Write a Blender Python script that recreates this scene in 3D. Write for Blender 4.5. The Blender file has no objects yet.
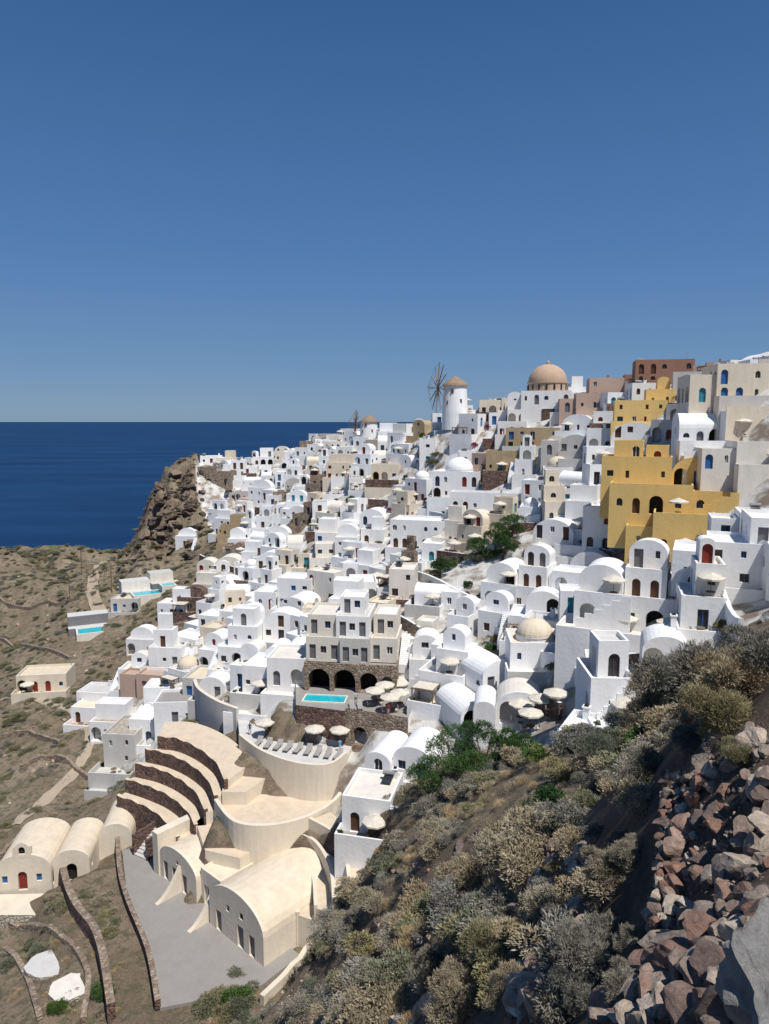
import bpy, math, random, bmesh
import numpy as np
from mathutils import Vector, Matrix, noise as mnz
random.seed(7); rng=np.random.default_rng(7)
sc=bpy.context.scene
F=710.0; TH=math.radians(7.3); CT,ST=math.cos(TH),math.sin(TH)
def P(px,py,D):
    xc=(px-384.5)/F; yc=(512-py)/F
    y=CT+yc*ST; z=-ST+yc*CT; s=D/y
    return (xc*s, D, z*s)
def PZ(px,py,zz):
    xc=(px-384.5)/F; yc=(512-py)/F
    y=CT+yc*ST; z=-ST+yc*CT; s=zz/z
    return Vector((xc*s, y*s, zz))
def proj(x,y,z):
    yy=y*CT-z*ST; up=y*ST+z*CT
    return 384.5+F*x/yy, 512-F*up/yy
# ---------------- terrain -----------------
CP=[P(*a) for a in [
 (345,434,260),(372,440,230),(455,414,172),(500,414,172),(545,405,168),(600,405,150),(660,388,142),(740,398,108),(790,400,100),
 (430,480,165),(300,480,220),(240,500,228),(400,450,190),(300,455,250),(235,560,185),(280,520,195),(230,470,250),
 (430,560,130),(330,560,150),(560,500,130),(480,480,150),(680,500,105),(620,450,125),(740,520,90),(760,600,68),(700,600,72),
 (610,600,95),(520,600,105),(420,600,110),(350,610,115),(500,540,122),
 (330,700,88),(270,690,97),(230,680,105),(120,745,108),(250,620,140),(170,660,125),(420,740,80),(500,720,78),(440,680,90),(560,660,78),(600,715,64),(655,690,56),
 (270,795,78),(245,765,84),(310,742,86),(200,740,94),(150,800,88),(340,800,75),
 (210,900,68),(150,870,76),(180,930,66),(235,975,60),(20,885,77),(80,880,78),(60,960,65),(20,1000,60),(110,1000,60),(150,1010,59),
 (30,760,108),(30,700,128),(60,640,160),(90,590,190),(0,560,230),(0,547,300),(60,546,285),(120,548,262),(110,562,225),(150,600,180),(130,690,135),(0,830,90),(90,800,98),
 (205,468,236),(172,482,234),(152,500,232),(139,548,228),(135,552,218),(170,562,206),(185,545,212),(200,520,220),(180,474,252),(160,490,250),(146,550,256),(140,545,245),
 (450,850,42),(430,950,30),(500,900,25),(370,900,50),(300,960,56),(330,1015,47),(430,1020,26),(540,810,40),(350,840,66),(500,775,58),(440,790,66),(560,760,56),(600,800,36),
 (769,650,14.5),(700,700,16),(630,800,18),(720,800,9.5),(690,900,7.6),(769,900,5.5),(570,930,14),(640,1010,8.5),(530,1000,15),(600,880,15),(700,760,12.5),(769,760,9),(665,860,9.0),(634,880,12.5),(664,800,10.8)]]
CP+=[(0,0,-1.8),(2,2,-3.2),(4,0,-1.4),(-3,2,-5),(-10,6,-16),(10,0,-0.8),(12,12,-2.0),(20,18,-2),(30,35,-6),(45,55,-9),(60,75,-4),(75,95,4),(-2,9,-12),(-25,25,-42),(-45,45,-57),
 (-60,80,-60),(-95,110,-70),(-130,150,-78),(-140,60,-90),(-60,10,-62),(-200,250,-100),(-250,340,-112),(-120,340,-108),(-185,320,-100),(-170,290,-66),(-90,320,-100),(-70,290,-60),(-50,340,-90),
 (-5,330,-50),(0,430,-115),(100,300,-60),(60,230,-12),(100,180,0),(150,200,-8),(110,130,4),(250,250,-70),(200,430,-115),(400,400,-120),(-300,150,-112),(-300,0,-112),(150,60,0),(60,0,0),(20,-20,0),(-40,-20,-40),
 (-400,400,-130),(-200,600,-140),(200,700,-140),(0,-80,0),(-80,-60,-60),(100,-60,0)]
CP=np.array(CP)
def ker(r2): return np.sqrt(r2+4.0)
n=len(CP)
A=np.zeros((n+3,n+3)); d2=((CP[:,None,:2]-CP[None,:,:2])**2).sum(-1)
A[:n,:n]=ker(d2)-0.15*np.eye(n); A[:n,n]=1; A[:n,n+1:]=CP[:,:2]; A[n,:n]=1; A[n+1:,:n]=CP[:,:2].T
W=np.linalg.solve(A,np.concatenate([CP[:,2],[0,0,0]]))
PADS=[]
def vnoise(x,y,seed=0):
    xi=np.floor(x).astype(int); yi=np.floor(y).astype(int); fx=x-xi; fy=y-yi
    fx=fx*fx*(3-2*fx); fy=fy*fy*(3-2*fy)
    def hsh(a,b):
        v=np.sin(a*127.1+b*311.7+seed*74.7)*43758.5453
        return v-np.floor(v)
    return (hsh(xi,yi)*(1-fx)*(1-fy)+hsh(xi+1,yi)*fx*(1-fy)+hsh(xi,yi+1)*(1-fx)*fy+hsh(xi+1,yi+1)*fx*fy)*2-1
def inpoly(x,y,poly):
    x=np.atleast_1d(x); y=np.atleast_1d(y)
    c=np.zeros(x.shape,bool); j=len(poly)-1
    for i in range(len(poly)):
        xi,yi=poly[i]; xj,yj=poly[j]
        c^=((yi>y)!=(yj>y))&(x<(xj-xi)*(y-yi)/(yj-yi+1e-12)+xi); j=i
    return c
VP=[((a-384.5)/F*b,b) for a,b in [(196,228),(200,255),(225,268),(345,268),(400,222),(455,182),(560,176),(660,152),(800,128),(1000,85),(900,62),(760,60),(700,58),(650,52),(600,50),(570,60),(520,70),(470,74),(400,76),(340,66),(325,84),(245,92),(185,100),(150,96),(90,104),(110,125),(190,150),(205,172),(225,190),(212,212)]]
def H(x,y):
    x=np.atleast_1d(np.asarray(x,float)); y=np.atleast_1d(np.asarray(y,float))
    sh=x.shape; x=x.ravel(); y=y.ravel(); out=np.empty(x.size)
    for i in range(0,x.size,20000):
        xx=x[i:i+20000]; yy=y[i:i+20000]
        r2=(xx[:,None]-CP[:,0])**2+(yy[:,None]-CP[:,1])**2
        out[i:i+20000]=ker(r2)@W[:n]+W[n]+W[n+1]*xx+W[n+2]*yy
    v=inpoly(x,y,VP); dist=np.hypot(x,y)
    amp=np.where(v,0.05,1.0)*np.clip(dist/30,0.25,1)
    nz=1.1*vnoise(x/13,y/13,1)+0.55*vnoise(x/5,y/5,2)+0.3*vnoise(x/2,y/2,3)+0.14*vnoise(x/.7,y/.7,4)
    far=np.clip((dist-150)/80,0,1)
    nz=nz+far*(1.5*vnoise(x/30,y/30,5)+1.6*vnoise(x/9,y/6,6)+1.0*vnoise(x/4,y/3,7))
    cl=np.clip(1-np.hypot((x+72)/16,(y-222)/32),0,1)
    nz=nz+np.clip(cl*2,0,1)*(3.6*(1-2*np.abs(vnoise(x/6,y/9,8)))+2.4*(1-2*np.abs(vnoise(x/2.5,y/4,9))))
    out+=nz*amp
    for (cx,cy,rx,ry,a,z,s) in PADS:
        dx=x-cx; dy=y-cy; ca,sa=math.cos(a),math.sin(a)
        u=np.abs(dx*ca+dy*sa)-rx; w=np.abs(-dx*sa+dy*ca)-ry
        q=np.clip(1-np.maximum(u,w)/s,0,1); q=q*q*(3-2*q)
        out=out*(1-q)+z*q
    return out.reshape(sh)
def h1(x,y): return float(H(x,y)[0])
DS=2.0*np.power(1.0125,np.arange(430))
def hit(px,py,dmin=2.0):
    xc=(px-384.5)/F; yc=(512-py)/F; y=CT+yc*ST; z=-ST+yc*CT
    D=DS[DS>=dmin]; hz=H(D*xc/y,D); rz=D*z/y
    k=np.where(rz<hz)[0]
    if len(k)==0:
        j=int(np.argmin(rz-hz)); D0=D[j]; return Vector((D0*xc/y,D0,hz[j]))
    j=k[0]
    if j==0: D0=D[0]
    else:
        a=rz[j-1]-hz[j-1]; b=hz[j]-rz[j]; D0=D[j-1]+(D[j]-D[j-1])*a/(a+b+1e-9)
    return Vector((D0*xc/y,D0,D0*z/y))
PADS.append((-20,68,9,15,0.75,-51.6,4))
PADS.append((-12.5,79,6.5,6,0,-44.6,3))
g=PZ(300,748,-40.3); PADS.append((g.x,g.y,7.0,3.0,-.15,-41.0,2.5))
g=PZ(355,692,-36.2); PADS.append((g.x,g.y,9.5,5.6,-.1,-37.2,2))
# ---------------- materials -----------------
M={}
def nm(name):
    m=bpy.data.materials.new(name); m.use_nodes=True; nt=m.node_tree
    b=nt.nodes['Principled BSDF']; return m,nt,b
def N(nt,t,**k):
    nd=nt.nodes.new(t)
    for a,v in k.items(): setattr(nd,a,v)
    return nd
def noise_(nt,scale,detail=4,vec=None,rough=.55):
    t=N(nt,'ShaderNodeTexNoise'); t.inputs['Scale'].default_value=scale; t.inputs['Detail'].default_value=detail; t.inputs['Roughness'].default_value=rough
    if vec: nt.links.new(vec,t.inputs['Vector'])
    return t
def ramp(nt,src,stops):
    r=N(nt,'ShaderNodeValToRGB'); e=r.color_ramp.elements
    while len(e)<len(stops): e.new(0.5)
    for i,(p,c) in enumerate(stops):
        e[i].position=p; e[i].color=(c[0],c[1],c[2],1) if isinstance(c,tuple) else (c,c,c,1)
    nt.links.new(src,r.inputs[0]); return r
def mix(nt,fac,a,b,mode='MIX'):
    m=N(nt,'ShaderNodeMix',data_type='RGBA',blend_type=mode)
    for s,v in ((m.inputs[0],fac),(m.inputs[6],a),(m.inputs[7],b)):
        if isinstance(v,bpy.types.NodeSocket): nt.links.new(v,s)
        elif isinstance(v,tuple): s.default_value=(v[0],v[1],v[2],1)
        else: s.default_value=v
    return m.outputs[2]
def bump(nt,b,src,st,dist=.05):
    bp=N(nt,'ShaderNodeBump'); bp.inputs['Strength'].default_value=st; bp.inputs['Distance'].default_value=dist
    nt.links.new(src,bp.inputs['Height']); nt.links.new(bp.outputs[0],b.inputs['Normal'])
def plaster(key,col,stain=0.25,stc=(.32,.27,.2),rand=.08,rough=.85):
    m,nt,b=nm('plaster_'+key); g=N(nt,'ShaderNodeNewGeometry'); pos=g.outputs['Position']
    mp=N(nt,'ShaderNodeMapping'); mp.inputs['Scale'].default_value=(1,1,.25); nt.links.new(pos,mp.inputs[0])
    a=noise_(nt,.9,5,mp.outputs[0],.7); r=ramp(nt,a.outputs[0],[(.42,0.0),(.8,1.0)])
    f=N(nt,'ShaderNodeMath',operation='MULTIPLY'); f.inputs[1].default_value=stain; nt.links.new(r.outputs[0],f.inputs[0])
    c=mix(nt,f.outputs[0],col,stc)
    oi=N(nt,'ShaderNodeObjectInfo'); rr=ramp(nt,oi.outputs['Random'],[(0,(1-rand*1.2,1-rand*1.4,1-rand*1.7)),(1,(1.0,1.0,1.0))])
    c=mix(nt,1.0,c,rr.outputs[0],'MULTIPLY')
    nt.links.new(c,b.inputs['Base Color']); b.inputs['Roughness'].default_value=rough
    b2=noise_(nt,2.5,4,pos,.6); bump(nt,b,b2.outputs[0],.4,.08); M[key]=m
plaster('white',(.82,.82,.82),.24,(.40,.37,.32),.06); plaster('cream',(.72,.64,.52),.3); plaster('warm',(.74,.70,.63),.3)
plaster('yellow',(.76,.54,.20),.25,(.4,.28,.12)); plaster('pink',(.50,.36,.29),.3); plaster('ochre',(.42,.32,.19),.45,(.2,.15,.1)); plaster('brick',(.30,.15,.10),.4,(.15,.09,.07))
plaster('grey',(.56,.55,.53),.3); plaster('roofc',(.70,.60,.46),.4); plaster('paving',(.30,.285,.27),.4,(.2,.18,.16)); plaster('terracotta',(.42,.17,.09),.3)
plaster('straw',(.30,.21,.14),.5,(.12,.08,.05)); plaster('domepink',(.52,.37,.26),.35,(.25,.16,.1)); plaster('slate',(.17,.17,.18),.3); plaster('plazac',(.64,.53,.40),.6,(.42,.33,.23)); plaster('dirt',(.38,.31,.23),.5,(.28,.21,.15))
def flat(key,col,rough=.6,spec=.3):
    m,nt,b=nm(key); g=N(nt,'ShaderNodeNewGeometry'); t=noise_(nt,3,3,g.outputs['Position'])
    r=ramp(nt,t.outputs[0],[(.3,tuple(c*.75 for c in col)),(.7,col)]); nt.links.new(r.outputs[0],b.inputs['Base Color'])
    b.inputs['Roughness'].default_value=rough; b.inputs['Specular IOR Level'].default_value=spec; M[key]=m
flat('glass',(.03,.035,.045),.25,.5); flat('blue',(.03,.13,.36),.5); flat('wood',(.10,.045,.025),.6); flat('redwood',(.22,.03,.02),.5); flat('teal',(.04,.25,.32),.5); flat('greywood',(.16,.16,.17),.6)
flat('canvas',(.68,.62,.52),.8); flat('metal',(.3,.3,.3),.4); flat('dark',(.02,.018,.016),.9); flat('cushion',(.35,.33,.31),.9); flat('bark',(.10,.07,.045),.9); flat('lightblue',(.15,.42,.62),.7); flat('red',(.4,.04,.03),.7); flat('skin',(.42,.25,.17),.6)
flat('hair',(.05,.03,.02),.7); flat('timber',(.2,.13,.08),.8); flat('shirt',(.6,.6,.58),.8); flat('navy',(.03,.05,.12),.8); flat('clay',(.35,.15,.08),.8)
m,nt,b=nm('pool_water'); b.inputs['Roughness'].default_value=.05
g=N(nt,'ShaderNodeNewGeometry'); t=noise_(nt,3,3,g.outputs['Position']); bump(nt,b,t.outputs[0],.15,.05)
r=ramp(nt,t.outputs[0],[(.3,(.01,.33,.42)),(.7,(.03,.5,.56))]); nt.links.new(r.outputs[0],b.inputs['Base Color']); M['pool']=m
def stone(key,c1,c2,c3,scale=2.2,mortar=(.25,.21,.17)):
    m,nt,b=nm('stone_'+key); g=N(nt,'ShaderNodeNewGeometry'); pos=g.outputs['Position']
    w=noise_(nt,1.5,3,pos); wp=mix(nt,.12,pos,w.outputs[1],'ADD')
    v=N(nt,'ShaderNodeTexVoronoi'); v.inputs['Scale'].default_value=scale; nt.links.new(wp,v.inputs['Vector'])
    e=N(nt,'ShaderNodeTexVoronoi',feature='DISTANCE_TO_EDGE'); e.inputs['Scale'].default_value=scale; nt.links.new(wp,e.inputs['Vector'])
    s=N(nt,'ShaderNodeSeparateColor'); nt.links.new(v.outputs['Color'],s.inputs[0])
    r=ramp(nt,s.outputs[0],[(0,c1),(.5,c2),(1,c3)])
    er=ramp(nt,e.outputs['Distance'],[(.0,1.0),(.09,0.0)])
    c=mix(nt,er.outputs[0],r.outputs[0],mortar)
    nt.links.new(c,b.inputs['Base Color']); b.inputs['Roughness'].default_value=.95
    eb=ramp(nt,e.outputs['Distance'],[(.0,0.0),(.2,1.0)]); bump(nt,b,eb.outputs[0],.8,.12); M[key]=m
stone('darkstone',(.06,.04,.035),(.15,.08,.06),(.22,.14,.11),2.2,(.12,.09,.075)); stone('tanstone',(.16,.11,.08),(.28,.2,.14),(.36,.29,.22),2.4); stone('lightstone',(.33,.28,.22),(.45,.39,.31),(.5,.45,.38),2.4,(.4,.35,.28))
def rockmat(key,stops):
    m,nt,b=nm(key); oi=N(nt,'ShaderNodeObjectInfo'); tc=N(nt,'ShaderNodeTexCoord')
    r=ramp(nt,oi.outputs['Random'],stops)
    t=noise_(nt,2.2,8,tc.outputs['Object'],.75); rr=ramp(nt,t.outputs[0],[(.3,(.55,.5,.47)),(.7,(1.35,1.3,1.25))])
    c=mix(nt,1.0,r.outputs[0],rr.outputs[0],'MULTIPLY'); nt.links.new(c,b.inputs['Base Color']); b.inputs['Roughness'].default_value=.95; bump(nt,b,t.outputs[0],.8,.10); M[key]=m
rockmat('rock',[(0,(.15,.12,.11)),(.2,(.24,.17,.14)),(.35,(.33,.19,.14)),(.5,(.40,.30,.24)),(.62,(.28,.23,.20)),(.8,(.48,.40,.32)),(1,(.58,.52,.45))])
rockmat('cliffrock',[(0,(.08,.06,.05)),(.5,(.15,.11,.085)),(1,(.24,.19,.15))])
m,nt,b=nm('boulder_stone'); tc=N(nt,'ShaderNodeTexCoord'); t=noise_(nt,4,10,tc.outputs['Object'],.75)
r=ramp(nt,t.outputs[0],[(.3,(.22,.21,.20)),(.5,(.46,.44,.41)),(.7,(.62,.60,.57))]); nt.links.new(r.outputs[0],b.inputs['Base Color']); bump(nt,b,t.outputs[0],1,.1); b.inputs['Roughness'].default_value=.95; M['boulder']=m
def leafm(key,ca,cb,cc):
    m,nt,b=nm('foliage_'+key); at=N(nt,'ShaderNodeAttribute',attribute_name='lv'); oi=N(nt,'ShaderNodeObjectInfo')
    r=ramp(nt,at.outputs['Fac'],[(0,ca),(.55,cb),(1,cc)])
    rr=ramp(nt,oi.outputs['Random'],[(0,(.7,.76,.88)),(.5,(1,1,1)),(1,(1.25,1.10,.92))])
    c=mix(nt,1.0,r.outputs[0],rr.outputs[0],'MULTIPLY'); nt.links.new(c,b.inputs['Base Color']); b.inputs['Roughness'].default_value=.85; b.inputs['Specular IOR Level'].default_value=.1
    M[key]=m
leafm('scrub',(.17,.145,.11),(.26,.235,.175),(.39,.36,.28)); leafm('green',(.025,.05,.018),(.06,.12,.035),(.11,.18,.055)); leafm('olive',(.11,.115,.065),(.19,.19,.115),(.29,.28,.18)); leafm('flower',(.05,.08,.03),(.3,.03,.12),(.5,.06,.2)); leafm('straw_grass',(.28,.22,.13),(.40,.32,.2),(.5,.42,.28))
m,nt,b=nm('dry_ground'); g=N(nt,'ShaderNodeNewGeometry'); pos=g.outputs['Position']
a=noise_(nt,.10,6,pos,.65); bb=noise_(nt,.9,8,pos,.75); cc=noise_(nt,9,6,pos,.8)
soil=ramp(nt,a.outputs[0],[(.3,(.19,.145,.105)),(.5,(.28,.22,.16)),(.7,(.36,.295,.22))])
sp=ramp(nt,bb.outputs[0],[(.48,0.0),(.56,1.0)])
c=mix(nt,sp.outputs[0],soil.outputs[0],(.165,.145,.10))
sp2=ramp(nt,cc.outputs[0],[(.35,(.5,.5,.5)),(.65,(1.35,1.32,1.27))]); c=mix(nt,1.0,c,sp2.outputs[0],'MULTIPLY')
sx=N(nt,'ShaderNodeSeparateXYZ'); nt.links.new(g.outputs['Normal'],sx.inputs[0]); st=ramp(nt,sx.outputs[2],[(.46,1.0),(.74,0.0)])
rn=noise_(nt,.55,9,pos,.8)
rk=ramp(nt,rn.outputs[0],[(.32,(.07,.052,.042)),(.48,(.15,.11,.085)),(.6,(.25,.19,.145)),(.7,(.12,.085,.065))]); c=mix(nt,st.outputs[0],c,rk.outputs[0])
at=N(nt,'ShaderNodeAttribute',attribute_name='village')
pv=noise_(nt,.35,5,pos,.6); pr=ramp(nt,pv.outputs[0],[(.38,(.28,.22,.17)),(.46,(.45,.42,.38)),(.54,(.66,.64,.6)),(.7,(.74,.73,.7))]); c=mix(nt,at.outputs['Fac'],c,pr.outputs[0])
at2=N(nt,'ShaderNodeAttribute',attribute_name='field'); c=mix(nt,at2.outputs['Fac'],c,(.10,.14,.04))
nt.links.new(c,b.inputs['Base Color']); b.inputs['Roughness'].default_value=1; b.inputs['Specular IOR Level'].default_value=.1
ad=N(nt,'ShaderNodeMath',operation='ADD'); nt.links.new(bb.outputs[0],ad.inputs[0]); nt.links.new(cc.outputs[0],ad.inputs[1]); bump(nt,b,ad.outputs[0],.9,.25); M['ground']=m
m,nt,b=nm('sea_water'); g=N(nt,'ShaderNodeNewGeometry'); t=noise_(nt,.12,8,g.outputs['Position'],.6)
mp=N(nt,'ShaderNodeMapping'); mp.inputs['Scale'].default_value=(.3,1,1); nt.links.new(g.outputs['Position'],mp.inputs[0]); t2=noise_(nt,.008,8,mp.outputs[0],.65)
r=ramp(nt,t2.outputs[0],[(.35,(.003,.024,.075)),(.65,(.009,.043,.115))]); nt.links.new(r.outputs[0],b.inputs['Base Color']); b.inputs['Roughness'].default_value=.55; b.inputs['Specular IOR Level'].default_value=.12; bump(nt,b,t.outputs[0],.6,1.0); M['sea']=m
# ---------------- mesh builder -----------------
class MB:
    def __init__(s,o=(0,0,0),yaw=0): s.v=[];s.f=[];s.m=[];s.ml=[];s.frame(o,yaw)
    def frame(s,o,yaw): s.o=Vector(o); s.c=math.cos(yaw); s.s=math.sin(yaw)
    def T(s,p): return (s.o.x+p[0]*s.c-p[1]*s.s, s.o.y+p[0]*s.s+p[1]*s.c, s.o.z+p[2])
    def mi(s,m):
        if m not in s.ml: s.ml.append(m)
        return s.ml.index(m)
    def face(s,pts,m):
        k=len(s.v); s.v+= [s.T(p) for p in pts]; s.f.append(tuple(range(k,k+len(pts)))); s.m.append(s.mi(m))
    def box(s,x0,x1,y0,y1,z0,z1,m,mt=None):
        k=len(s.v); s.v+=[s.T(p) for p in ((x0,y0,z0),(x1,y0,z0),(x1,y1,z0),(x0,y1,z0),(x0,y0,z1),(x1,y0,z1),(x1,y1,z1),(x0,y1,z1))]
        for i,q in enumerate(((0,1,5,4),(1,2,6,5),(2,3,7,6),(3,0,4,7),(4,5,6,7),(3,2,1,0))):
            s.f.append(tuple(k+j for j in q)); s.m.append(s.mi(mt if (mt and i==4) else m))
    def tube(s,a,b,r0,r1,m,nn=6,cap=True):
        a=Vector(a);b=Vector(b);d=(b-a).normalized(); u=d.orthogonal().normalized(); w=d.cross(u); k=len(s.v)
        for c,r in ((a,r0),(b,r1)):
            for i in range(nn):
                t=2*math.pi*i/nn; s.v.append(s.T(c+u*(r*math.cos(t))+w*(r*math.sin(t))))
        for i in range(nn):
            j=(i+1)%nn; s.f.append((k+i,k+j,k+nn+j,k+nn+i)); s.m.append(s.mi(m))
        if cap: s.f.append(tuple(k+nn+i for i in range(nn))); s.m.append(s.mi(m))
    def lathe(s,c,prof,m,nn=20):
        k=len(s.v)
        for r,z in prof:
            for i in range(nn):
                t=2*math.pi*i/nn; s.v.append(s.T((c[0]+r*math.cos(t),c[1]+r*math.sin(t),c[2]+z)))
        for q in range(len(prof)-1):
            for i in range(nn):
                j=(i+1)%nn; s.f.append((k+q*nn+i,k+q*nn+j,k+(q+1)*nn+j,k+(q+1)*nn+i)); s.m.append(s.mi(m))
    def dome(s,c,r,m,hz=1.0,nn=20): s.lathe(c,[(r*math.cos(t*math.pi/16),r*hz*math.sin(t*math.pi/16)) for t in range(9)],m,nn)
    def wall(s,p0,p1,zb,top,ops,m):
        p0=Vector((p0[0],p0[1],0));p1=Vector((p1[0],p1[1],0)); L=(p1-p0).length; d=(p1-p0)/L; nn=Vector((d.y,-d.x,0))
        tf=top if callable(top) else (lambda u:top)
        us={0.0,L}
        if callable(top):
            for i in range(1,14): us.add(L*(0.5-0.5*math.cos(math.pi*i/14)))
        def ot(o,u):
            uc,w,v0,v1,ar=o[:5]
            if not ar: return v1
            r=w/2; return v1-r+math.sqrt(max(0,r*r-(u-uc)**2))
        for o in ops:
            us|={o[0]-o[1]/2,o[0]+o[1]/2}
            if o[4]:
                for i in range(1,7): us.add(o[0]-o[1]/2*math.cos(math.pi*i/7))
        us=sorted(us)
        def pt(u,z,dep=0): q=p0+d*u-nn*dep; return (q.x,q.y,z)
        for a,b in zip(us[:-1],us[1:]):
            if b-a<1e-5: continue
            mid=(a+b)/2; ca=cb=zb
            for o in sorted([o for o in ops if abs(mid-o[0])<o[1]/2],key=lambda o:o[2]):
                s.face([pt(a,ca),pt(b,cb),pt(b,o[2]),pt(a,o[2])],m)
                ta,tb=ot(o,a),ot(o,b); dp=o[6] if len(o)>6 else .2
                s.face([pt(a,o[2],dp),pt(b,o[2],dp),pt(b,tb,dp),pt(a,ta,dp)],o[5])
                s.face([pt(a,o[2]),pt(b,o[2]),pt(b,o[2],dp),pt(a,o[2],dp)],m)
                s.face([pt(a,ta,dp),pt(b,tb,dp),pt(b,tb),pt(a,ta)],m)
                ca,cb=ta,tb
            s.face([pt(a,ca),pt(b,cb),pt(b,tf(b)),pt(a,tf(a))],m)
        for o in ops:
            dp=o[6] if len(o)>6 else .2
            for u in (o[0]-o[1]/2,o[0]+o[1]/2):
                z1=ot(o,u); s.face([pt(u,o[2]),pt(u,o[2],dp),pt(u,z1,dp),pt(u,z1)],m)
            if o[5]=='glass' and dp<.4:
                fm=random.choice(['blue','greywood','wood','white']); hw=o[1]/2
                for (a,b,z0,z1) in ((o[0]-.04,o[0]+.04,o[2],o[3]-.02),(o[0]-hw,o[0]-hw+.08,o[2],o[3]-hw*o[4]),(o[0]+hw-.08,o[0]+hw,o[2],o[3]-hw*o[4])):
                    s.face([pt(a,z0,dp-.05),pt(b,z0,dp-.05),pt(b,z1,dp-.05),pt(a,z1,dp-.05)],fm)
    def obj(s,name,smooth=False,parent=None):
        me=bpy.data.meshes.new(name); me.from_pydata([tuple(v) for v in s.v],[],s.f)
        for k in s.ml: me.materials.append(M[k])
        me.polygons.foreach_set('material_index',s.m)
        if smooth: me.polygons.foreach_set('use_smooth',[True]*len(s.f))
        me.update(); o=bpy.data.objects.new(name,me); sc.collection.objects.link(o)
        if parent: o.parent=parent
        return o
def link(name,me,loc,rot=(0,0,0),scl=(1,1,1),parent=None):
    o=bpy.data.objects.new(name,me); o.location=loc; o.rotation_euler=rot; o.scale=scl; sc.collection.objects.link(o)
    if parent: o.parent=parent
    return o
def empty(name,loc=(0,0,0)):
    o=bpy.data.objects.new(name,None); o.location=loc; sc.collection.objects.link(o); return o
def take(o):
    me=o.data; bpy.data.objects.remove(o); return me
# ---------------- terrain mesh -----------------
ang=np.concatenate([np.linspace(-150,-45,50,endpoint=False),np.linspace(-45,45,420,endpoint=False),np.linspace(45,150,50)])
ang=np.radians(ang); rad=0.8*np.power(1.0148,np.arange(475))
R,Aa=np.meshgrid(rad,ang,indexing='ij'); X=R*np.sin(Aa); Y=R*np.cos(Aa); Z=H(X,Y)
nr,na=X.shape; V=np.stack([X,Y,Z],-1).reshape(-1,3)
i,j=np.meshgrid(np.arange(nr-1),np.arange(na-1),indexing='ij'); k=i*na+j
Fc=np.stack([k,k+1,k+na+1,k+na],-1).reshape(-1,4)[:,::-1]
me=bpy.data.meshes.new('hillside_terrain'); me.from_pydata(V.tolist(),[],Fc.tolist())
me.materials.append(M['ground']); me.polygons.foreach_set('use_smooth',[True]*len(Fc))
at=me.attributes.new('village','FLOAT','POINT'); at.data.foreach_set('value',inpoly(X.ravel(),Y.ravel(),VP).astype(float))
fp=[tuple(P(a,b,D)[:2]) for a,b,D in [(35,548,280),(60,540,300),(118,540,285),(130,548,262),(60,552,262)]]
at=me.attributes.new('field','FLOAT','POINT'); at.data.foreach_set('value',(inpoly(X.ravel(),Y.ravel(),fp)*(.7)).astype(float))
o=bpy.data.objects.new('hillside_terrain',me); sc.collection.objects.link(o)
mb=MB(); mb.face([(-80000,-80000,-100),(80000,-80000,-100),(80000,80000,-100),(-80000,80000,-100)],'sea'); mb.obj('sea')
# ---------------- houses -----------------
occ=[]
def ops_for(w,h,floors=1,p=.85,style=None):
    ops=[]; nb=max(1,int(w/2.0)); fh=h/floors
    ar=random.random()<.4; dm=random.choice(['blue','wood','greywood','redwood','wood','wood','teal','redwood','greywood'])
    for f in range(floors):
        for i in range(nb):
            if random.random()>p: continue
            uc=w*(i+.5)/nb+random.uniform(-.15,.15); z=f*fh
            q=random.random()
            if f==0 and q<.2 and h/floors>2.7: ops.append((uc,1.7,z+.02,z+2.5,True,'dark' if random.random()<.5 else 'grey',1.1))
            elif q<(.55 if f==0 else .35): ops.append((uc,1.0,z+.02,z+min(2.15,fh-.4),ar,dm if random.random()<.75 else 'glass',.25))
            else: ops.append((uc,random.choice([.5,.7,.9]),z+random.choice([.9,1.0,1.2]),z+min(random.choice([1.9,2.05]),fh-.4),ar,'glass' if random.random()<.8 else dm,.22))
    return ops
def flatroof(mb,x0,x1,y0,y1,h,m,rm,ph=.4,t=.22):
    mb.face([(x0+t,y0+t,h),(x1-t,y0+t,h),(x1-t,y1-t,h),(x0+t,y1-t,h)],rm)
    o=[(x0,y0),(x1,y0),(x1,y1),(x0,y1)]; q=[(x0+t,y0+t),(x1-t,y0+t),(x1-t,y1-t),(x0+t,y1-t)]
    for a in range(4):
        b=(a+1)%4; H2=h+ph
        mb.face([(*o[a],H2),(*o[b],H2),(*q[b],H2),(*q[a],H2)],m); mb.face([(*q[a],h),(*q[a],H2),(*q[b],H2),(*q[b],h)],m)
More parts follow.
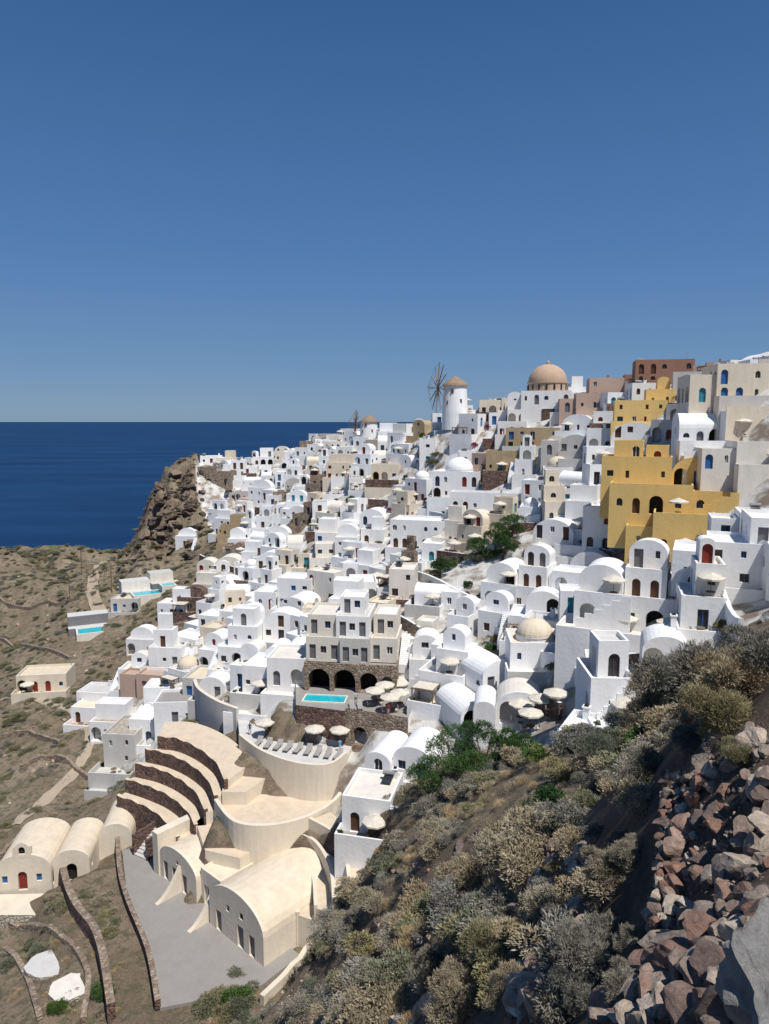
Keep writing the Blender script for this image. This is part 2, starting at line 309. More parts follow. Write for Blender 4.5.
def block(mb,x0,x1,y0,y1,zb,h,kind,m,rm,floors=1,front=None,p=.8,rk=.36,ph=.4):
    w=x1-x0; d=y1-y0
    fo=ops_for(w,h,floors,p) if front is None else front
    if kind=='flat':
        H2=h+ph
        mb.wall((x0,y0),(x1,y0),zb,H2,fo,m)
        mb.wall((x1,y0),(x1,y1),zb,H2,ops_for(d,h,floors,.4),m); mb.wall((x1,y1),(x0,y1),zb,H2,[],m); mb.wall((x0,y1),(x0,y0),zb,H2,ops_for(d,h,floors,.5),m)
        flatroof(mb,x0,x1,y0,y1,h,m,rm,ph)
    elif kind in('vault','vaultx'):
        L=w if kind=='vault' else d; rise=L*rk
        hs=max(1.6,h-rise); top=lambda u:hs+rise*math.sqrt(max(0,1-((u-L/2)/(L/2))**2))
        if kind=='vault':
            mb.wall((x0,y0),(x1,y0),zb,lambda u:top(u)+.18,fo,m); mb.wall((x1,y0),(x1,y1),zb,hs,ops_for(d,hs,1,.4),m)
            mb.wall((x1,y1),(x0,y1),zb,top,[],m); mb.wall((x0,y1),(x0,y0),zb,hs,ops_for(d,hs,1,.5),m)
        else:
            mb.wall((x0,y0),(x1,y0),zb,hs,[o for o in fo if o[3]<hs],m); mb.wall((x1,y0),(x1,y1),zb,lambda u:top(u)+.15,[],m)
            mb.wall((x1,y1),(x0,y1),zb,hs,[],m); mb.wall((x0,y1),(x0,y0),zb,lambda u:top(u)+.15,[(L/2,.7,h*.35,h*.35+1.1,1,'glass',.2)],m)
        K=14
        for i in range(K):
            a,b=[L*(.5-.5*math.cos(math.pi*(i+e)/K)) for e in (0,1)]
            if kind=='vault': mb.face([(x0+a,y0,top(a)),(x0+b,y0,top(b)),(x0+b,y1,top(b)),(x0+a,y1,top(a))],rm)
            else: mb.face([(x0,y0+a,top(a)),(x1,y0+a,top(a)),(x1,y0+b,top(b)),(x0,y0+b,top(b))],rm)
            if kind=='vault':
                e0,e1=top(a)+.18,top(b)+.18
                mb.face([(x0+a,y0,e0),(x0+b,y0,e1),(x0+b,y0+.3,e1),(x0+a,y0+.3,e0)],m); mb.face([(x0+a,y0+.3,e0),(x0+b,y0+.3,e1),(x0+b,y0+.3,top(b)),(x0+a,y0+.3,top(a))],m)
    elif kind=='dome':
        block(mb,x0,x1,y0,y1,zb,h,'flat',m,rm,floors,fo)
        r=min(w,d)*.38; cx,cy=(x0+x1)/2,(y0+y1)/2
        mb.lathe((cx,cy,h),[(r,0),(r,.6),(r*1.04,.65),(r*1.04,.75)],m); mb.dome((cx,cy,h+.7),r*.98,rm,.85); mb.tube((cx,cy,h+.7+r*.8),(cx,cy,h+1.5+r*.85),.05,.04,'metal',4)
def chimney(mb,x,y,z,m='white'):
    mb.box(x-.25,x+.25,y-.25,y+.25,z-.3,z+.9,m); mb.box(x-.33,x+.33,y-.33,y+.33,z+.9,z+1.0,m); mb.box(x-.16,x+.16,y-.16,y+.16,z+1.0,z+1.15,'dark')
def stairs_local(mb,x,y0,y1,z0,z1,w,m):
    k=max(2,int(abs(z1-z0)/.18))
    for i in range(k):
        za=z0+(z1-z0)*(i+1)/k; ya=y0+(y1-y0)*i/k; yb=y0+(y1-y0)*(i+1)/k
        mb.box(x,x+w,min(ya,yb),max(ya,yb),z0-1,za,m)
def stairs_x(mb,x0,x1,y,z0,z1,w,m):
    k=max(2,int(abs(z1-z0)/.18))
    for i in range(k):
        za=z0+(z1-z0)*(i+1)/k; xa=x0+(x1-x0)*i/k; xb=x0+(x1-x0)*(i+1)/k
        mb.box(min(xa,xb),max(xa,xb),y,y+w,z0-1,za,m)
        if i%3==0: mb.box(min(xa,xb),min(xa,xb)+abs(x1-x0)/k*3,y-.15,y-.003,z0-1,za+1.0,m)
def pergola(mb,x0,x1,y0,y1,z):
    for x in (x0,x1):
        for y in (y0,y1): mb.box(x-.06,x+.06,y-.06,y+.06,z,z+2.2,'timber')
    k=max(3,int((x1-x0)/.4))
    for i in range(k+1): xx=x0+(x1-x0)*i/k; mb.box(xx-.05,xx+.05,y0-.2,y1+.2,z+2.32,z+2.42,'timber')
    for y in (y0,y1): mb.box(x0-.2,x1+.2,y-.05,y+.05,z+2.2,z+2.31,'timber')
    if random.random()<.6: mb.box(x0,x1,y0,y1,z+2.44,z+2.46,'canvas')
furn=[]
def terrace(mb,ta,tb,td,zb,m,tm,fl):
    mb.wall((ta,-td),(tb,-td),zb,.85,[],tm); mb.wall((tb,-td),(tb,0),zb,.85,[],m); mb.wall((ta,0),(ta,-td),zb,.85,[],m)
    mb.face([(ta+.2,-td+.2,.015),(tb-.2,-td+.2,.015),(tb-.2,0,.015),(ta+.2,0,.015)],fl)
    mb.face([(ta,-td,.85),(tb,-td,.85),(tb,-td+.2,.85),(ta,-td+.2,.85)],m); mb.face([(ta,-td+.2,.01),(ta,-td+.2,.85),(tb,-td+.2,.85),(tb,-td+.2,.01)],m)
    for xx in (ta,tb-.2):
        mb.face([(xx,-td+.2,.85),(xx+.2,-td+.2,.85),(xx+.2,0,.85),(xx,0,.85)],m); q=xx+.2 if xx==ta else xx; mb.face([(q,-td+.2,.01),(q,0,.01),(q,0,.85),(q,-td+.2,.85)],m)
def house(px,py,w,d,h,kind='flat',m='white',rm=None,yaw=None,floors=1,terr=None,ext=None,name=None,at=None,front=None,p=.8,D=None):
    yaw=math.radians(-18+random.uniform(-14,14) if yaw is None else yaw)
    g=Vector(at) if (at is not None and len(at)==3) else (hit(px,py) if at is None else Vector((*at,h1(*at))))
    if D: g=Vector(P(px,py,D))
    fx,fy=math.sin(yaw),-math.cos(yaw)
    mb=MB(g,yaw)
    y0,y1=0,d; x0,x1=-w/2,w/2
    cen=(g.x-fx*d/2,g.y-fy*d/2); occ.append((cen[0],cen[1],max(w,d)*.5))
    cs=[mb.T((a,b,0)) for a in(x0,x1) for b in (y0,y1)]+[mb.T((a,-3,0)) for a in (x0,x1)]
    zb=min(H([c[0] for c in cs],[c[1] for c in cs]))-g.z-1.2
    zb=min(zb,-.5)
    if rm is None: rm=random.choice([m,m,m,m,'grey','warm','roofc','paving']) if m=='white' else random.choice([m,m,'roofc'])
    rv=m if rm in('grey','roofc','paving') else rm
    e=random.random() if ext is None else ext
    if kind=='stack':
        block(mb,x0,x1,y0,y1,zb,3.0,'flat',m,rm,1,None,.9,ph=.75 if random.random()<.6 else .4)
        s=random.choice([-1,1]); a,b=(x0,x1-w*random.uniform(.15,.4)) if s<0 else (x0+w*random.uniform(.15,.4),x1)
        yb=random.uniform(1.5,2.6)
        o_=Vector(mb.o); mb.o=o_+Vector((0,0,3.02)); k2=random.choice(['flat','vault','flat'])
        block(mb,a+.02,b-.02,yb,y1-.02,-.2,2.9,k2,m,rv if k2=='vault' else rm,1,None,.9)
        if random.random()<.4: furn.append((mb.T(((a+b)/2,yb/2,.02)),random.choice('utp'),yaw))
        if random.random()<.3 and k2=='flat':
            mb.o=o_+Vector((0,0,5.95)); block(mb,a+.4,b-.9,yb+1.4,y1-.04,-.3,2.5,random.choice(['flat','vault']),m,m,1)
        mb.o=o_
        if random.random()<.6:
            if s<0: stairs_local(mb,x1+.02,-1.5,3,0,3.0,1.1,m)
            else: stairs_local(mb,x0-1.12,-1.5,3,0,3.0,1.1,m)
        elif random.random()<.5: stairs_x(mb,x0+.3,x0+.3+min(4,w-1),-1.0,0,3.0,.98,m)
    else:
        block(mb,x0,x1,y0,y1,zb,h,kind,m,rv if kind in('vault','vaultx') else rm,floors,front,p)
        if e<.4:
            w2=w*random.uniform(.4,.7); h2=h*random.uniform(.5,.75); s=random.choice([-1,1]); k2=random.choice(['flat','flat','vault'])
            if s<0: block(mb,x0-w2,x0-.003,y0+random.choice([-.8,.6]),y1-.3,zb,max(2.4,h2),k2,m,m,1)
            else: block(mb,x1+.003,x1+w2,y0+random.choice([-.8,.7]),y1-.3,zb,max(2.4,h2),k2,m,m,1)
        elif e<.65 and kind=='flat' and w>4:
            block(mb,x0+w*random.choice([0.03,.4]),x1-w*random.uniform(.03,.2),y0+d*.38,y1-.1,h-.2,h+random.uniform(2.2,2.7),random.choice(['flat','vault']),m,m,1)
        if kind=='flat' and random.random()<.2 and floors<3:
            xx=random.uniform(x0+1,x1-1); mb.box(xx-.5,xx+.5,d*.6,d*.6+1.6,h+.35,h+.5,'glass'); mb.tube((xx-.6,d*.6+1.2,h+.85),(xx+.6,d*.6+1.2,h+.85),.25,.25,'metal',8)
        if random.random()<.3 and h<5 and kind=='flat': stairs_local(mb,x1+.02,-h*.9,0,0,h,1.0,m)
        if random.random()<.35 and kind!='dome': chimney(mb,random.uniform(x0+.6,x1-.6),y1-.6,h+.1,m)
        if random.random()<.15 and kind=='flat': mb.tube((x1-.5,y1-.5,h),(x1-.5,y1-.5,h+2.2),.025,.02,'metal',4); mb.box(x1-.9,x1-.1,y1-.52,y1-.48,h+2.0,h+2.04,'metal')
    t=(random.random()<.7) if terr is None else terr
    if t:
        td=t if isinstance(t,(int,float)) and not isinstance(t,bool) else random.uniform(2,3.6)
        ta,tb=x0-random.uniform(0,.8),x1+random.uniform(-.3,1.0)
        tm=random.choice([m,m,m,'grey','darkstone' if random.random()<.5 else m]) ; fl=random.choice(['paving','warm','grey','roofc','warm','terracotta' if random.random()<.4 else 'grey'])
        terrace(mb,ta,tb,td,zb,m,tm,fl)
        if random.random()<.6 and w>3.5: furn.append((mb.T((random.uniform(ta+1.2,tb-1.2),-td/2,.015)),random.choice('uuttpspl'),yaw))
        elif random.random()<.3 and w>3.5: pergola(mb,ta+.5,ta+3.2,-td+.4,-.3,.02)
        if random.random()<.6: furn.append((mb.T((random.choice([ta+.5,tb-.5]),-td+.55,.015)),random.choice('ppf'),yaw))
        if random.random()<.35:
            t2=td+random.uniform(1.5,2.5); dz=-random.uniform(1.2,2.2)
            mb.box(ta+.3,tb-.2,-t2,-td-.003,zb-1,dz,random.choice(['white',m,'darkstone']),fl)
            mb.box(ta+.3,tb-.2,-t2-.2,-t2-.003,zb-1,dz+.7,m)
    nmn=name or {'white':'white_house','yellow':'yellow_house','pink':'pink_house','cream':'cream_house','ochre':'ochre_house','brick':'red_brick_house','warm':'white_house','grey':'grey_house','tanstone':'stone_house'}.get(m,'white_house')
    if kind=='dome' and not name: nmn='domed_chapel'
    return mb.obj(nmn),g,yaw
for a in [
 (748,402,9,8,5.2,'flat','cream','cream',-8,2),(706,402,6,6,4.2,'flat','cream','cream',-12,2),
 (664,386,11,7,4.8,'flat','brick','terracotta',-14,2),(636,384,5,5,3.0,'flat','brick','terracotta',-14,1),(690,394,6,5,3.6,'flat','grey','grey',-20,1),
 (606,402,7,6,4.6,'flat','pink','pink',-10,2),(588,412,5,6,3.5,'flat','pink','grey',-10,1),(574,402,5,5,3.0,'flat','white','white',-10,1),
 (640,426,9,6,4.2,'flat','yellow','yellow',-16,2),(660,408,5,5,3,'flat','yellow','yellow',-16,1),
 (722,446,12,6,4.8,'vaultx','white','white',-12,1),(760,470,6,7,3.4,'flat','warm','roofc',-12,1),
 (635,452,8,7,4.8,'vault','white','white',-22,2),(600,452,5,5,4,'flat','white','white',-20,1),(575,455,6,5,3.6,'vault','grey','white',-20,1),
 (532,450,11,6,4.2,'flat','ochre','ochre',-14,2),(505,474,8,6,4.4,'flat','ochre','ochre',-14,1),(492,416,6,5,3.4,'flat','cream','cream',-10,1),(512,414,5,5,3.4,'flat','cream','cream',-10,1),
 (605,552,7,7,6.4,'flat','white','white',-28,2),(580,532,5,7,4.6,'flat','white','white',-26,1),(552,558,6.5,8,6.0,'vault','white','white',-30,2),(590,580,6,7,4,'vault','white','white',-30,1),
 (455,500,10,8,5.6,'dome','white','white',-18,2),(420,550,12,7,5.4,'flat','white','white',-16,2),(485,513,14,4,3.6,'flat','white','grey',-16,1),
 (572,622,7,7,4.4,'stack','white','white',-28,1),(548,647,7,4,3,'flat','white','grey',-28,1),
 (742,592,7,8,4.6,'flat','white','white',-24,2),(775,575,5,8,5.4,'flat','white','white',-20,2),(763,545,5,6,3.2,'flat','white','white',-20,1),(705,597,5,6,3.0,'vault','white','white',-22,1),
 (665,676,4,5,3.4,'vault','white','white',-18,1),
 (500,692,5,8,3.8,'vault','white','white',25,1),(478,730,4.5,7,3.2,'vault','white','white',20,1),(412,780,4.6,6,3.6,'vault','white','white',-22,1),(366,834,5,6,3.4,'flat','white','warm',-14,1),(440,702,6,6,3.6,'stack','white','white',-25,1),
 (385,482,7,6,4,'flat','cream','cream',-14,1),(340,480,8,6,4.4,'flat','cream','cream',-12,2),
 (415,665,5,5,3.4,'flat','warm','white',-22,1),(445,672,4,5,3.2,'flat','white','white',-22,1),
 (262,694,6,6,3.6,'flat','white','white',-14,1),(236,668,6,6,4,'stack','white','white',-10,1),(212,700,4,5,3.4,'vault','white','white',-10,1),(120,768,5,7,5,'flat','grey','lightstone',-6,2),(142,744,4,6,3.6,'flat','white','white',-6,1),
 (218,486,8,6,4.5,'flat','tanstone','tanstone',-8,1),(205,478,5,5,3.2,'flat','tanstone','tanstone',-8,1),(190,612,6,5,3,'flat','darkstone','grey',-8,1),(205,600,6,5,3.4,'flat','warm','grey',-8,1),(185,548,6,5,3.2,'flat','white','white',-8,1),
 (42,692,9,6,3.0,'flat','cream','roofc',8,1),(125,612,7,5,3.0,'flat','grey','roofc',0,1),(172,618,7,5,3.4,'stack','white','warm',-8,1),(98,710,8,5,2.8,'flat','white','grey',-8,1),(85,724,5,4,2.6,'flat','white','roofc',-8,1),(108,742,6,5,3.0,'flat','white','lightstone',-4,1),(140,655,6,5,3,'flat','white','grey',-6,1),(165,668,6,5,3,'stack','white','grey',-6,1),(225,468,6,5,3,'flat','cream','cream',-8,1),
 ]:
    px,py,w,d,h,k,m,rm,yw,fl=a
    house(px,py,w,d,h,k,m,rm,yw,fl,terr=(False if m in('brick','tanstone') else None),ext=(.9 if w>9 or m=='tanstone' else None))
g=PZ(283,722,-40.3); house(0,0,6.5,4.5,3.2,'flat','white','warm',-12,1,terr=False,ext=.9,at=(g.x,g.y+.3,-40.25))
def yellow_complex():
    g=hit(684,556); y=math.radians(-22); mb=MB(g,y); o_=Vector(mb.o)
    def lv(z): mb.o=o_+Vector((0,0,z))
    block(mb,-4,3.5,0,8,-7,4.8,'flat','yellow','yellow',1,[(1.4,.9,.02,2.1,1,'wood',.3),(3.6,.8,1,2.2,1,'glass',.25),(5.8,1.6,.02,2.5,1,'dark',1.0)],ph=.8)
    block(mb,-7.5,-4.003,2,8,-7,3.0,'flat','yellow','yellow',1)
    block(mb,3.503,10,1.5,9,-7,3.4,'vault','yellow','yellow',1)
    lv(4.82); block(mb,-10,.8,4,10,-5,3.6,'flat','yellow','yellow',1,[(1.4,.8,1,2.1,1,'glass',.25),(3.6,1.0,.02,2.2,1,'wood',.3),(6.2,1.8,.02,2.6,1,'dark',1.0),(9,.8,1,2.1,1,'glass',.25)],ph=.6); block(mb,.803,9.5,5,11,-5,2.8,'flat','yellow','yellow',1,ph=.6)
    stairs_x(mb,1,6,3.6,-.0,2.6,1.2,'yellow')
    lv(8.5); block(mb,-11.5,-2.0,7.5,13,-5,3.6,'flat','yellow','yellow',1,ph=.5); block(mb,-1.997,4.5,8.5,13,-5,2.8,'vault','yellow','yellow',1)
    block(mb,4.6,13,8,13,-6,-.4,'flat','yellow','yellow',1,ph=.5)
    lv(12.2); block(mb,-10,-6,9.5,12.9,-.5,2.2,'flat','yellow','yellow',1); block(mb,-5.6,-2.5,10.5,12.9,-.5,1.5,'flat','yellow','yellow',1); lv(0)
    terrace(mb,-5,8,3.4,-8,'yellow','yellow','roofc')
    furn.append((mb.T((0,-1.6,.02)),'u',y)); furn.append((mb.T((4,-1.6,.02)),'u',y)); furn.append((mb.T((-1,1.8,4.84)),'u',y)); furn.append((mb.T((6,3,3.6)),'t',y))
    for a in (-9,-4,1,6,10):
        for b in (2,8): c=mb.T((a,b,0)); occ.append((c[0],c[1],4.6))
    for a in (-8,-4,1,6): c=mb.T((a,-4,0)); occ.append((c[0],c[1],4.2))
    mb.obj('yellow_cliff_house')
yellow_complex()
def big_complex(px,py,yw):
    g=hit(px,py); y=math.radians(yw); mb=MB(g,y); o_=Vector(mb.o)
    def lv(z): mb.o=o_+Vector((0,0,z))
    block(mb,-7,5,0,8,-7,3.0,'flat','white','warm',1,[(1.5,1.8,.02,2.5,1,'grey',1.3),(4,.9,.02,2.1,1,'wood',.25),(6,.8,.9,2,0,'glass',.22),(8.4,1.8,.02,2.5,1,'dark',1.3),(10.8,.9,.02,2.1,0,'redwood',.25)],ph=.8)
    block(mb,5.003,9,1,7,-7,2.6,'vault','white','white',1)
    lv(3.02); block(mb,-6.9,-2.2,2,7.9,-.2,2.8,'vault','white','white',1); block(mb,-2.1,2.2,2.8,7.9,-.2,2.9,'flat','white','roofc',1,[(1.2,.9,.02,2.1,1,'wood',.25),(3.1,.9,.02,2.1,1,'wood',.25)]); block(mb,2.3,4.9,3.6,7.9,-.2,2.5,'vault','white','white',1)
    lv(5.95); block(mb,-2,2,4.8,7.8,-.3,2.7,'vault','white','white',1); lv(0)
    stairs_x(mb,-6.5,-1.5,-1.3,-0.0,3.0,1.28,'white'); terrace(mb,-8,6,4.2,-8,'white','white','warm')
    furn.append((mb.T((3,-2.6,.02)),'u',y)); furn.append((mb.T((-3,1.0,3.05)),'u',y)); furn.append((mb.T((3,1.4,3.05)),'t',y))
    for a in (-4,0,4): c=mb.T((a,4,0)); occ.append((c[0],c[1],4.5))
    mb.obj('white_cliff_house')
big_complex(525,612,-30); big_complex(640,632,-26)
house(612,728,5.0,6,5.2,'flat','white','roofc',-14,2,D=64,terr=2.5,ext=.9)
house(578,790,3.6,5,4.0,'flat','white','white',-30,1,D=52,terr=2,ext=.9)
house(586,838,2.2,4,3.0,'flat','white','white',-30,1,D=42,terr=False,ext=.9)
def reserve(px,py,r): g=hit(px,py); occ.append((g.x,g.y,r)); return g
for a in [(455,412,5),(547,402,7),(368,437,4),(500,545,6.5),(478,560,5),(515,537,5),(440,575,3.5)]: reserve(*a)
for px,py,z,r in [(345,675,-36,8),(330,700,-36,7),(380,705,-36,6),(300,745,-40,7),(340,750,-40,5),(270,795,-44,8),(200,750,-41,7),(170,800,-46,9),(255,745,-40,5)]:
    g=PZ(px,py,z); occ.append((g.x,g.y,r))
skx=[0,200,345,440,520,640,700,769,1200]; sky_=[470,457,433,412,396,388,362,352,340]
cnt=0
xs=np.arange(-80,110,5.2); ys=np.arange(50,270,5.2)
cand=[(x+random.uniform(-1.9,1.9),y+random.uniform(-1.9,1.9)) for x in xs for y in ys]; random.shuffle(cand)
cand=[c for c in cand if inpoly(np.array([c[0]]),np.array([c[1]]),VP)[0]]
for (x,y) in cand:
    w=random.uniform(3.2,7.4); d=random.uniform(3.4,6.3)
    yaw=-20+random.uniform(-26,26)+ (8 if x<-20 else 0)
    cx=x-math.sin(math.radians(yaw))*d/2; cy=y+math.cos(math.radians(yaw))*d/2
    r=max(w,d)*.5
    if any((cx-a)**2+(cy-b)**2<((r+q)*.76)**2 for a,b,q in occ): continue
    if random.random()<.08: continue
    k=random.choices(['flat','vault','vaultx','dome','stack'],[.40,.20,.08,.03,.29])[0]
    fl=random.choices([1,2],[.78,.22])[0]; h=random.uniform(2.6,3.4)*(1 if fl==1 else 1.7)
    m=random.choices(['white','warm','cream','grey','pink','ochre','tanstone'],[.77,.08,.06,.03,.015,.015,.03])[0]
    z=h1(x,y); ex=None
    if random.random()<.16 and y<210:
        g=Vector((x,y,z+1.0)); mb=MB(g,math.radians(yaw)); occ.append((cx,cy,r)); mb.frame(mb.T((0,d,0)),math.radians(yaw))
        fl_=random.choice(['paving','warm','roofc','terracotta','grey']); terrace(mb,-w/2,w/2,d,-7,random.choice(['white','white','warm']),random.choice(['white','darkstone','white']),fl_)
        if random.random()<.4: pergola(mb,-w/2+.5,-w/2+3,-d+.6,-d+3,.02)
        for q in range(random.randint(1,3)): furn.append((mb.T((random.uniform(-w/2+1,w/2-1),-random.uniform(1,d-1),.02)),random.choice('uutslpf'),math.radians(yaw)))
        mb.obj('courtyard_terrace'); continue
    hh=5.9 if k=='stack' else h
    ppx,ppy=proj(cx,cy,z+hh+.8)
    if ppy<np.interp(ppx,skx,sky_): 
        h=2.7; fl=1; k='flat'; ex=.9
        if proj(cx,cy,z+h+.4)[1]<np.interp(ppx,skx,sky_)-3: continue
    house(0,0,w,d,h,k,m,None,yaw,fl,at=(x,y),ext=ex); cnt+=1
print('infill',cnt)
# ---------------- landmarks ----------------
def windmill(px,py,D,r,h,ax,wr,name='windmill'):
    g=P(px,py,D); mb=MB(g,0); 
    mb.lathe((0,0,0),[(r*1.06,-4),(r*1.03,0),(r*.9,h)],'white',28)
    mb.lathe((0,0,0),[(r*.9,h),(r*1.05,h-.15),(r*.98,h+.3),(r*.55,h+r*.42),(.1,h+r*.72)],'straw',28)
    for a,z in ((-1.9,h*.7),(-1.2,h*.35),(-2.3,h*.3)): 
        c=(r*.95*math.cos(a),r*.95*math.sin(a)); mb.box(c[0]-.3,c[0]+.3,c[1]-.12,c[1]+.12,z,z+.9,'wood')
    a=Vector((ax[0],ax[1],.06)).normalized(); u=Vector((-a.y,a.x,0)).normalized(); v=a.cross(u)
    c=a*(r+1.4)+Vector((0,0,h*.86)); tip=c+a*2.6
    mb.tube(Vector((0,0,h*.8)),tip,.14,.09,'timber',6)
    mb.lathe((c.x,c.y,c.z-.3),[(.3,0),(.35,.3),(.3,.6)],'timber',8)
    E=[]
    for i in range(12):
        t=2*math.pi*i/12; e=c+u*(wr*math.cos(t))+v*(wr*math.sin(t)); E.append(e)
        mb.tube(c,e,.10,.06,'timber',5); mb.tube(tip,e,.02,.02,'timber',3,False)
        q=c.lerp(e,.25); q2=c.lerp(e,.9); mb.tube(q+a*.1,q2+a*.1,.12,.05,'straw',5)
    for i in range(12): mb.tube(E[i],E[(i+1)%12],.025,.025,'timber',3,False)
    mb.obj(name)
windmill(455,413,172,3.0,6.6,(-.96,-.27),5.9); windmill(369,438,228,2.9,5.2,(-.97,-.25),4.2)
def dome_church():
    g=P(547,405,163); mb=MB(g,math.radians(-15))
    block(mb,-5.4,5.4,-5.4,5.4,-6,2.6,'flat','white','white',1)
    block(mb,-8.5,-5.403,-4,4,-6,1.8,'vault','white','white',1); block(mb,5.403,9,-4.5,3,-6,2.2,'flat','white','white',1)
    mb.lathe((0,0,2.6),[(4.4,0),(4.4,2.1),(4.6,2.2),(4.6,2.5),(4.3,2.5)],'domepink',32)
    for i in range(16):
        t=2*math.pi*i/16; c=(4.36*math.cos(t),4.36*math.sin(t)); mb.box(c[0]-.2,c[0]+.2,c[1]-.2,c[1]+.2,3.3,4.4,'glass')
    mb.lathe((0,0,5.1),[(4.3*math.cos(t*math.pi/24),4.0*math.sin(t*math.pi/24)) for t in range(13)],'domepink',32)
    mb.lathe((0,0,9.05),[(.4,0),(.4,.5),(.25,.7),(0.05,.9)],'domepink',8); mb.tube((0,0,9.9),(0,0,10.8),.05,.05,'metal',4)
    mb.obj('domed_church')
dome_church()
def prism(mb,pts,z0,z1,m,mt):
    mb.face([(p[0],p[1],z1) for p in pts],mt)
    for a,b in zip(pts,pts[1:]+pts[:1]): mb.face([(a[0],a[1],z0),(b[0],b[1],z0),(b[0],b[1],z1),(a[0],a[1],z1)],m)
def smooth(pts,k=6):
    out=[]; n_=len(pts)
    for i in range(n_-1):
        p0,p1,p2,p3=[Vector(pts[max(0,min(n_-1,i+e))]) for e in(-1,0,1,2)]
        for s in range(k):
            t=s/k; out.append(.5*((2*p1)+(p2-p0)*t+(2*p0-5*p1+4*p2-p3)*t*t+(3*p1-p0-3*p2+p3)*t**3))
    out.append(Vector(pts[-1])); return out
def curtain(mb,pts,zb,zt,t,m,mt=None):
    n_=len(pts); L_=[];R_=[]
    for i,p in enumerate(pts):
        d=(Vector(pts[min(n_-1,i+1)])-Vector(pts[max(0,i-1)])); d.z=0; d.normalize(); q=Vector((-d.y,d.x,0))*t/2
        L_.append(Vector(p)+q); R_.append(Vector(p)-q)
    f=lambda v,p: v(p) if callable(v) else v
    for i in range(n_-1):
        b0,b1=f(zb,pts[i]),f(zb,pts[i+1]); t0,t1=f(zt,pts[i]),f(zt,pts[i+1])
        for S in (L_,R_): mb.face([(S[i].x,S[i].y,b0),(S[i+1].x,S[i+1].y,b1),(S[i+1].x,S[i+1].y,t1),(S[i].x,S[i].y,t0)],m)
        mb.face([(L_[i].x,L_[i].y,t0),(L_[i+1].x,L_[i+1].y,t1),(R_[i+1].x,R_[i+1].y,t1),(R_[i].x,R_[i].y,t0)],mt or m)
    for i in (0,n_-1):
        b0,t0=f(zb,pts[i]),f(zt,pts[i]); mb.face([(L_[i].x,L_[i].y,b0),(R_[i].x,R_[i].y,b0),(R_[i].x,R_[i].y,t0),(L_[i].x,L_[i].y,t0)],m)
def pxwall(name,pxs,h,t,m,mt=None,k=5,dmin=2,rough=.12):
    pts=smooth([hit(a,b,dmin) for a,b in pxs],k); mb=MB(); 
    curtain(mb,pts,lambda p:h1(p[0],p[1])-1.0,lambda p:h1(p[0],p[1])+h+rough*math.sin(p[0]*3.1+p[1]*1.7),t,m,mt); mb.obj(name)
def ribbon(name,pxs,w,m,off=.12,k=8,dmin=2,world=False):
    pts=smooth(pxs if world else [hit(a,b,dmin) for a,b in pxs],k); mb=MB(); n_=len(pts); rows=[]
    for i,p in enumerate(pts):
        d=(pts[min(n_-1,i+1)]-pts[max(0,i-1)]); d.z=0; d.normalize(); q=Vector((-d.y,d.x,0))
        ww=w*(1+.15*math.sin(i*1.3)); rows.append([(p+q*ww*s) for s in (-.5,-.17,.17,.5)])
    hs=[[h1(q.x,q.y) for q in r_] for r_ in rows]
    for i in range(n_-1):
        for s in range(3):
            c=[(rows[i][s],hs[i][s]),(rows[i][s+1],hs[i][s+1]),(rows[i+1][s+1],hs[i+1][s+1]),(rows[i+1][s],hs[i+1][s])]
            mb.face([(q.x,q.y,z+off) for q,z in c],m)
    mb.obj(name)
mb=MB(); pts=[PZ(a,b,-51.3) for a,b in [(122,850),(150,845),(170,850),(300,955),(262,985),(235,992),(200,1000),(160,1008),(150,960),(128,905)]]
prism(mb,pts,-54,-51.3,'paving','paving'); mb.obj('courtyard_pavement')
mb=MB(); curtain(mb,smooth([PZ(a,b,-51.3) for a,b in [(118,842),(120,875),(128,905),(148,955),(158,1008)]]),-56,-50.5,.5,'darkstone','tanstone'); mb.obj('courtyard_stone_wall')
a0=PZ(140,858,-51.3); mb=MB(a0,math.radians(-30)); 
for i in range(12): mb.box(-1.0,1.0,i*.38,(i+1)*.38,-1,.2*(i+1),'grey')
mb.box(-1.25,-1.003,0,4.6,-1,2.6,'darkstone'); mb.box(1.003,1.25,0,4.6,-1,2.6,'darkstone'); mb.obj('stone_stairs')
E=[(-41.5,[(158,738),(178,740),(200,750),(218,765),(226,782)]),(-43,[(146,750),(168,755),(190,765),(208,780),(216,797)]),(-44.6,[(136,765),(158,770),(180,780),(198,795),(206,812)]),(-46.2,[(126,780),(148,787),(170,797),(188,812),(196,826)]),(-47.8,[(118,797),(136,803),(154,812),(168,824),(178,838)])]
back=[(165,722),(190,722),(215,730),(238,745),(248,765)]
mb=MB(); polys=[smooth([PZ(a,b,-41.5) for a,b in back])]+[smooth([PZ(a,b,z) for a,b in p]) for z,p in E]
for q in range(1,len(polys)):
    hi,lo=polys[q-1],polys[q]; z=E[q-1][0]
    for i in range(len(lo)-1):
        mb.face([(lo[i].x,lo[i].y,z),(lo[i+1].x,lo[i+1].y,z),(hi[i+1].x,hi[i+1].y,z),(hi[i].x,hi[i].y,z)],'plazac')
    curtain(mb,lo,z-(4.5 if q==len(polys)-1 else 2.2),lambda p,z=z:z+.3+.1*math.sin(p[0]*2.7),.45,'darkstone','plazac')
for S in (0,-1):
    for q in range(1,len(polys)):
        a,b=polys[q-1][S],polys[q][S]; z=E[q-1][0]; mb.face([(a.x,a.y,z-5),(b.x,b.y,z-5),(b.x,b.y,z),(a.x,a.y,z)],'cream')
mb.obj('stepped_terraces')
mb=MB(); pl=[PZ(a,b,-44) for a,b in [(216,800),(228,772),(260,762),(345,762),(352,775),(338,803),(310,822),(270,832),(235,828)]]
